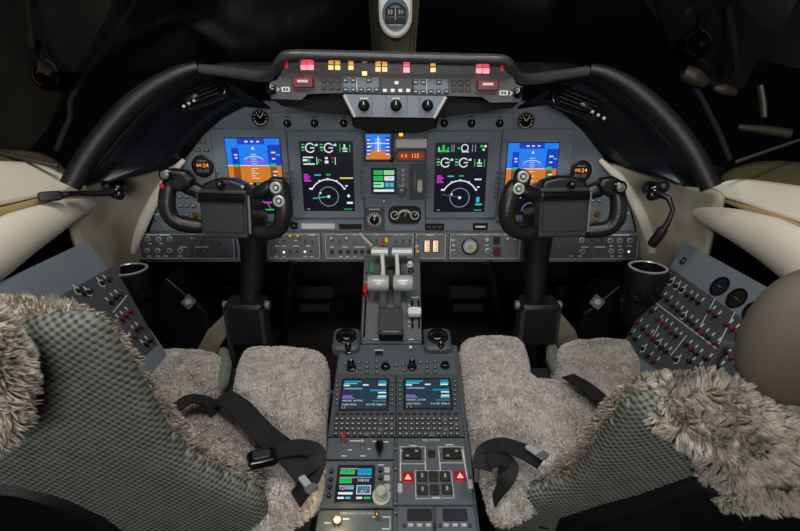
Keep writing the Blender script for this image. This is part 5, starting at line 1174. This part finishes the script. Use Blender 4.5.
# ---- copilot seat (right)
tR = seatbase('right crew seat with thick sheepskin draped over its woven back', 1)
inb = [(457,345),(463,334),(490,331),(522,333),(530,345),(532,372),(560,380),(590,400),(600,430),(560,470),(500,480),(484,450),(470,400)]
outb = [(553,352),(560,337),(600,334),(632,336),(645,350),(642,372),(628,396),(600,412),(575,404),(565,385),(556,372)]
mid = [(484,380),(530,372),(570,378),(612,400),(600,440),(545,478),(495,500),(488,450)]
cushion(tR,'thigh_cushion',inb,.085,ZS+.005,21,60000); cushion(tR,'thigh_cushion',outb,.085,ZS,22,45000); cushion(tR,'seat_cushion',mid,.07,ZS-.004,23,45000)
pan(tR,1)
BR_ = backplane(onY(640,470,.60), math.radians(22), math.radians(-12))
M = back(tR, BR_,
 [(500,508),(508,488),(546,486),(575,473),(598,441),(620,408),(636,396),(654,396),(672,402),(700,430),(760,500),(700,540),(600,545),(556,545),(490,640),(488,560)],
 [(510,488),(518,477),(548,468),(572,452),(596,416),(616,390),(634,377),(655,370),(720,378),(780,410),(830,455),(840,520),(760,520),(600,540),(530,510),(512,498)],
 None, 31, 1)
hood(tR, BR_, M, [(640,384),(660,376),(700,372),(742,382),(782,408),(822,440),(846,466),(790,460),(740,461),(706,464),(698,438),(680,410),(656,393)], -.03, .052, 130000, 32, .015, .05, .017)
b = MB(); q = [(560,533),(600,521),(640,511),(694,493),(745,488),(800,486),(830,484),(800,640),(520,640)]
b.prism([BR_.l(x,y,.05) for x,y in q],.0,.045,BLK,.012); b.v = [tuple(M @ Vector(p)) for p in b.v]; b.build('back_shell', tR)
c = onD(812,338,.62); b = MB(); b.ball((0,0,0),1,TAUPE,26); b.v = [(math.copysign(abs(x)**.85,x),y,math.copysign(abs(z)**.9,z)) for x,y,z in b.v]; b.v = [(c.x-ROOTM[tR.name].translation.x+x*.085*(1-.1*z), c.y-ROOTM[tR.name].translation.y+y*.05, c.z+z*.095) for x,y,z in b.v]; o = b.build('headrest', tR, smooth=80, label='smooth taupe headrest')
# fabric gussets
for t,px in ((tL,[(223,352),(225,366),(221,384),(211,400)]),(tR,[(552,345),(553,360),(560,374),(568,384)])):
    b = MB(); b.tube([seat_z(x,y,-.03) for x,y in px],[.014,.018,.018,.012],mat('seat side fabric',(110,116,110),.9,nscale=60,namp=.15),10); b.build('side_gusset', t, world=True)
# ---- harness straps (each webbing is a thing of its own)
def strap(label, px, dz, w_, lap=True, buckle=None):
    P = [onZ(x,y,ZS+z) for (x,y),z in zip(px,dz)]
    # resample smoothly
    Q = []
    for i in range(len(P)-1):
        p0 = P[max(i-1,0)]; p1 = P[i]; p2 = P[i+1]; p3 = P[min(i+2,len(P)-1)]
        for k in range(6):
            s = k/6; Q.append(.5*((2*p1)+(-p0+p2)*s+(2*p0-5*p1+4*p2-p3)*s*s+(-p0+3*p1-3*p2+p3)*s**3))
    Q.append(P[-1]); t = thing('harness_strap', label, 'seat belt', loc=P[0], group='black seat harness straps')
    ribbon(t,'webbing',Q,w_,BELT,.004)
    if buckle:
        c = onZ(*buckle[:2],ZS+buckle[2]); b = MB(); b.M = Matrix.Translation(c) @ Matrix.Rotation(buckle[3],4,'Z'); b.bbox((0,0,0),(.05,.034,.014),.006,BLKG); b.bbox((0,0,.008),(.03,.02,.004),.004,CHAR); b.build('buckle', t, world=True, bevel=.002)
    return t
strap('black strap crossing from the centre of the left seat toward the pedestal',[(222,396),(240,408),(262,432),(290,455),(308,476)],[.02,.02,.022,.03,.02],.046)
strap('black lap belt loop on the left seat beside the pedestal keypads',[(254,458),(275,452),(300,447),(316,454),(310,478),(296,500)],[.03,.035,.04,.03,.01,-.02],.036,buckle=(262,458,.035,.3))
strap('short black strap at the outer thigh cushion of the left seat',[(176,408),(190,399),(208,402),(216,412)],[.02,.025,.01,-.01],.03)
strap('black strap across the outer thigh cushion of the right seat',[(568,376),(585,386),(600,398),(616,410)],[.015,.024,.024,.024],.034)
strap('black bunched lap belt on the inner side of the right seat',[(482,470),(486,452),(500,445),(520,450),(542,462)],[.0,.02,.035,.035,.03],.036)
strap('second fold of black lap belt hanging beside the right of the pedestal',[(488,462),(500,458),(510,466),(504,482),(494,500)],[.025,.03,.02,.0,-.04],.03)
for x,y,lab in ((307,462+22,'bright metal buckle ring beside the left lap belt'),(536,452,'pale metal buckle tongue at the end of the right lap belt')):
    c = onZ(x,y,ZS+.045); t = thing('belt_buckle',lab,'buckle',loc=c); b = MB(); b.M = Matrix.Translation(c) @ Matrix.Rotation(-.9,4,'Z'); b.bbox((0,0,0),(.04,.012,.004),.003,SILVP); b.bbox((.014,0,.003),(.014,.02,.004),.003,STEEL); b.build('tongue', t, world=True)
# seat adjust fittings beside the pedestal
c = onZ(478,462,ZS-.02); t = thing('seat_adjust_lever','short black lever between the pedestal and the right seat','lever',loc=c); b = MB(); b.tube([c,c+Vector((.03,.02,.01))],[.006,.009],BLKG,10); b.build('handle', t, world=True); b = MB(); b.tube([c,(c.x,c.y,.42)],.005,STEEL,8); b.build('rod', t, world=True)
# posts that carry the headrests
for t, c, BF in ((tL, onD(-62,372,.50), BL), (tR, onD(812,338,.62), BR_)):
    for dx in (-.03, .03):
        b = MB(); b.tube([(c.x+dx, c.y+.02, c.z-.03), (c.x+dx, c.y+.10, c.z-.07), (c.x+dx, c.y+.14, c.z-.20)], .006, STEEL, 10); b.build('headrest_post', t, world=True)
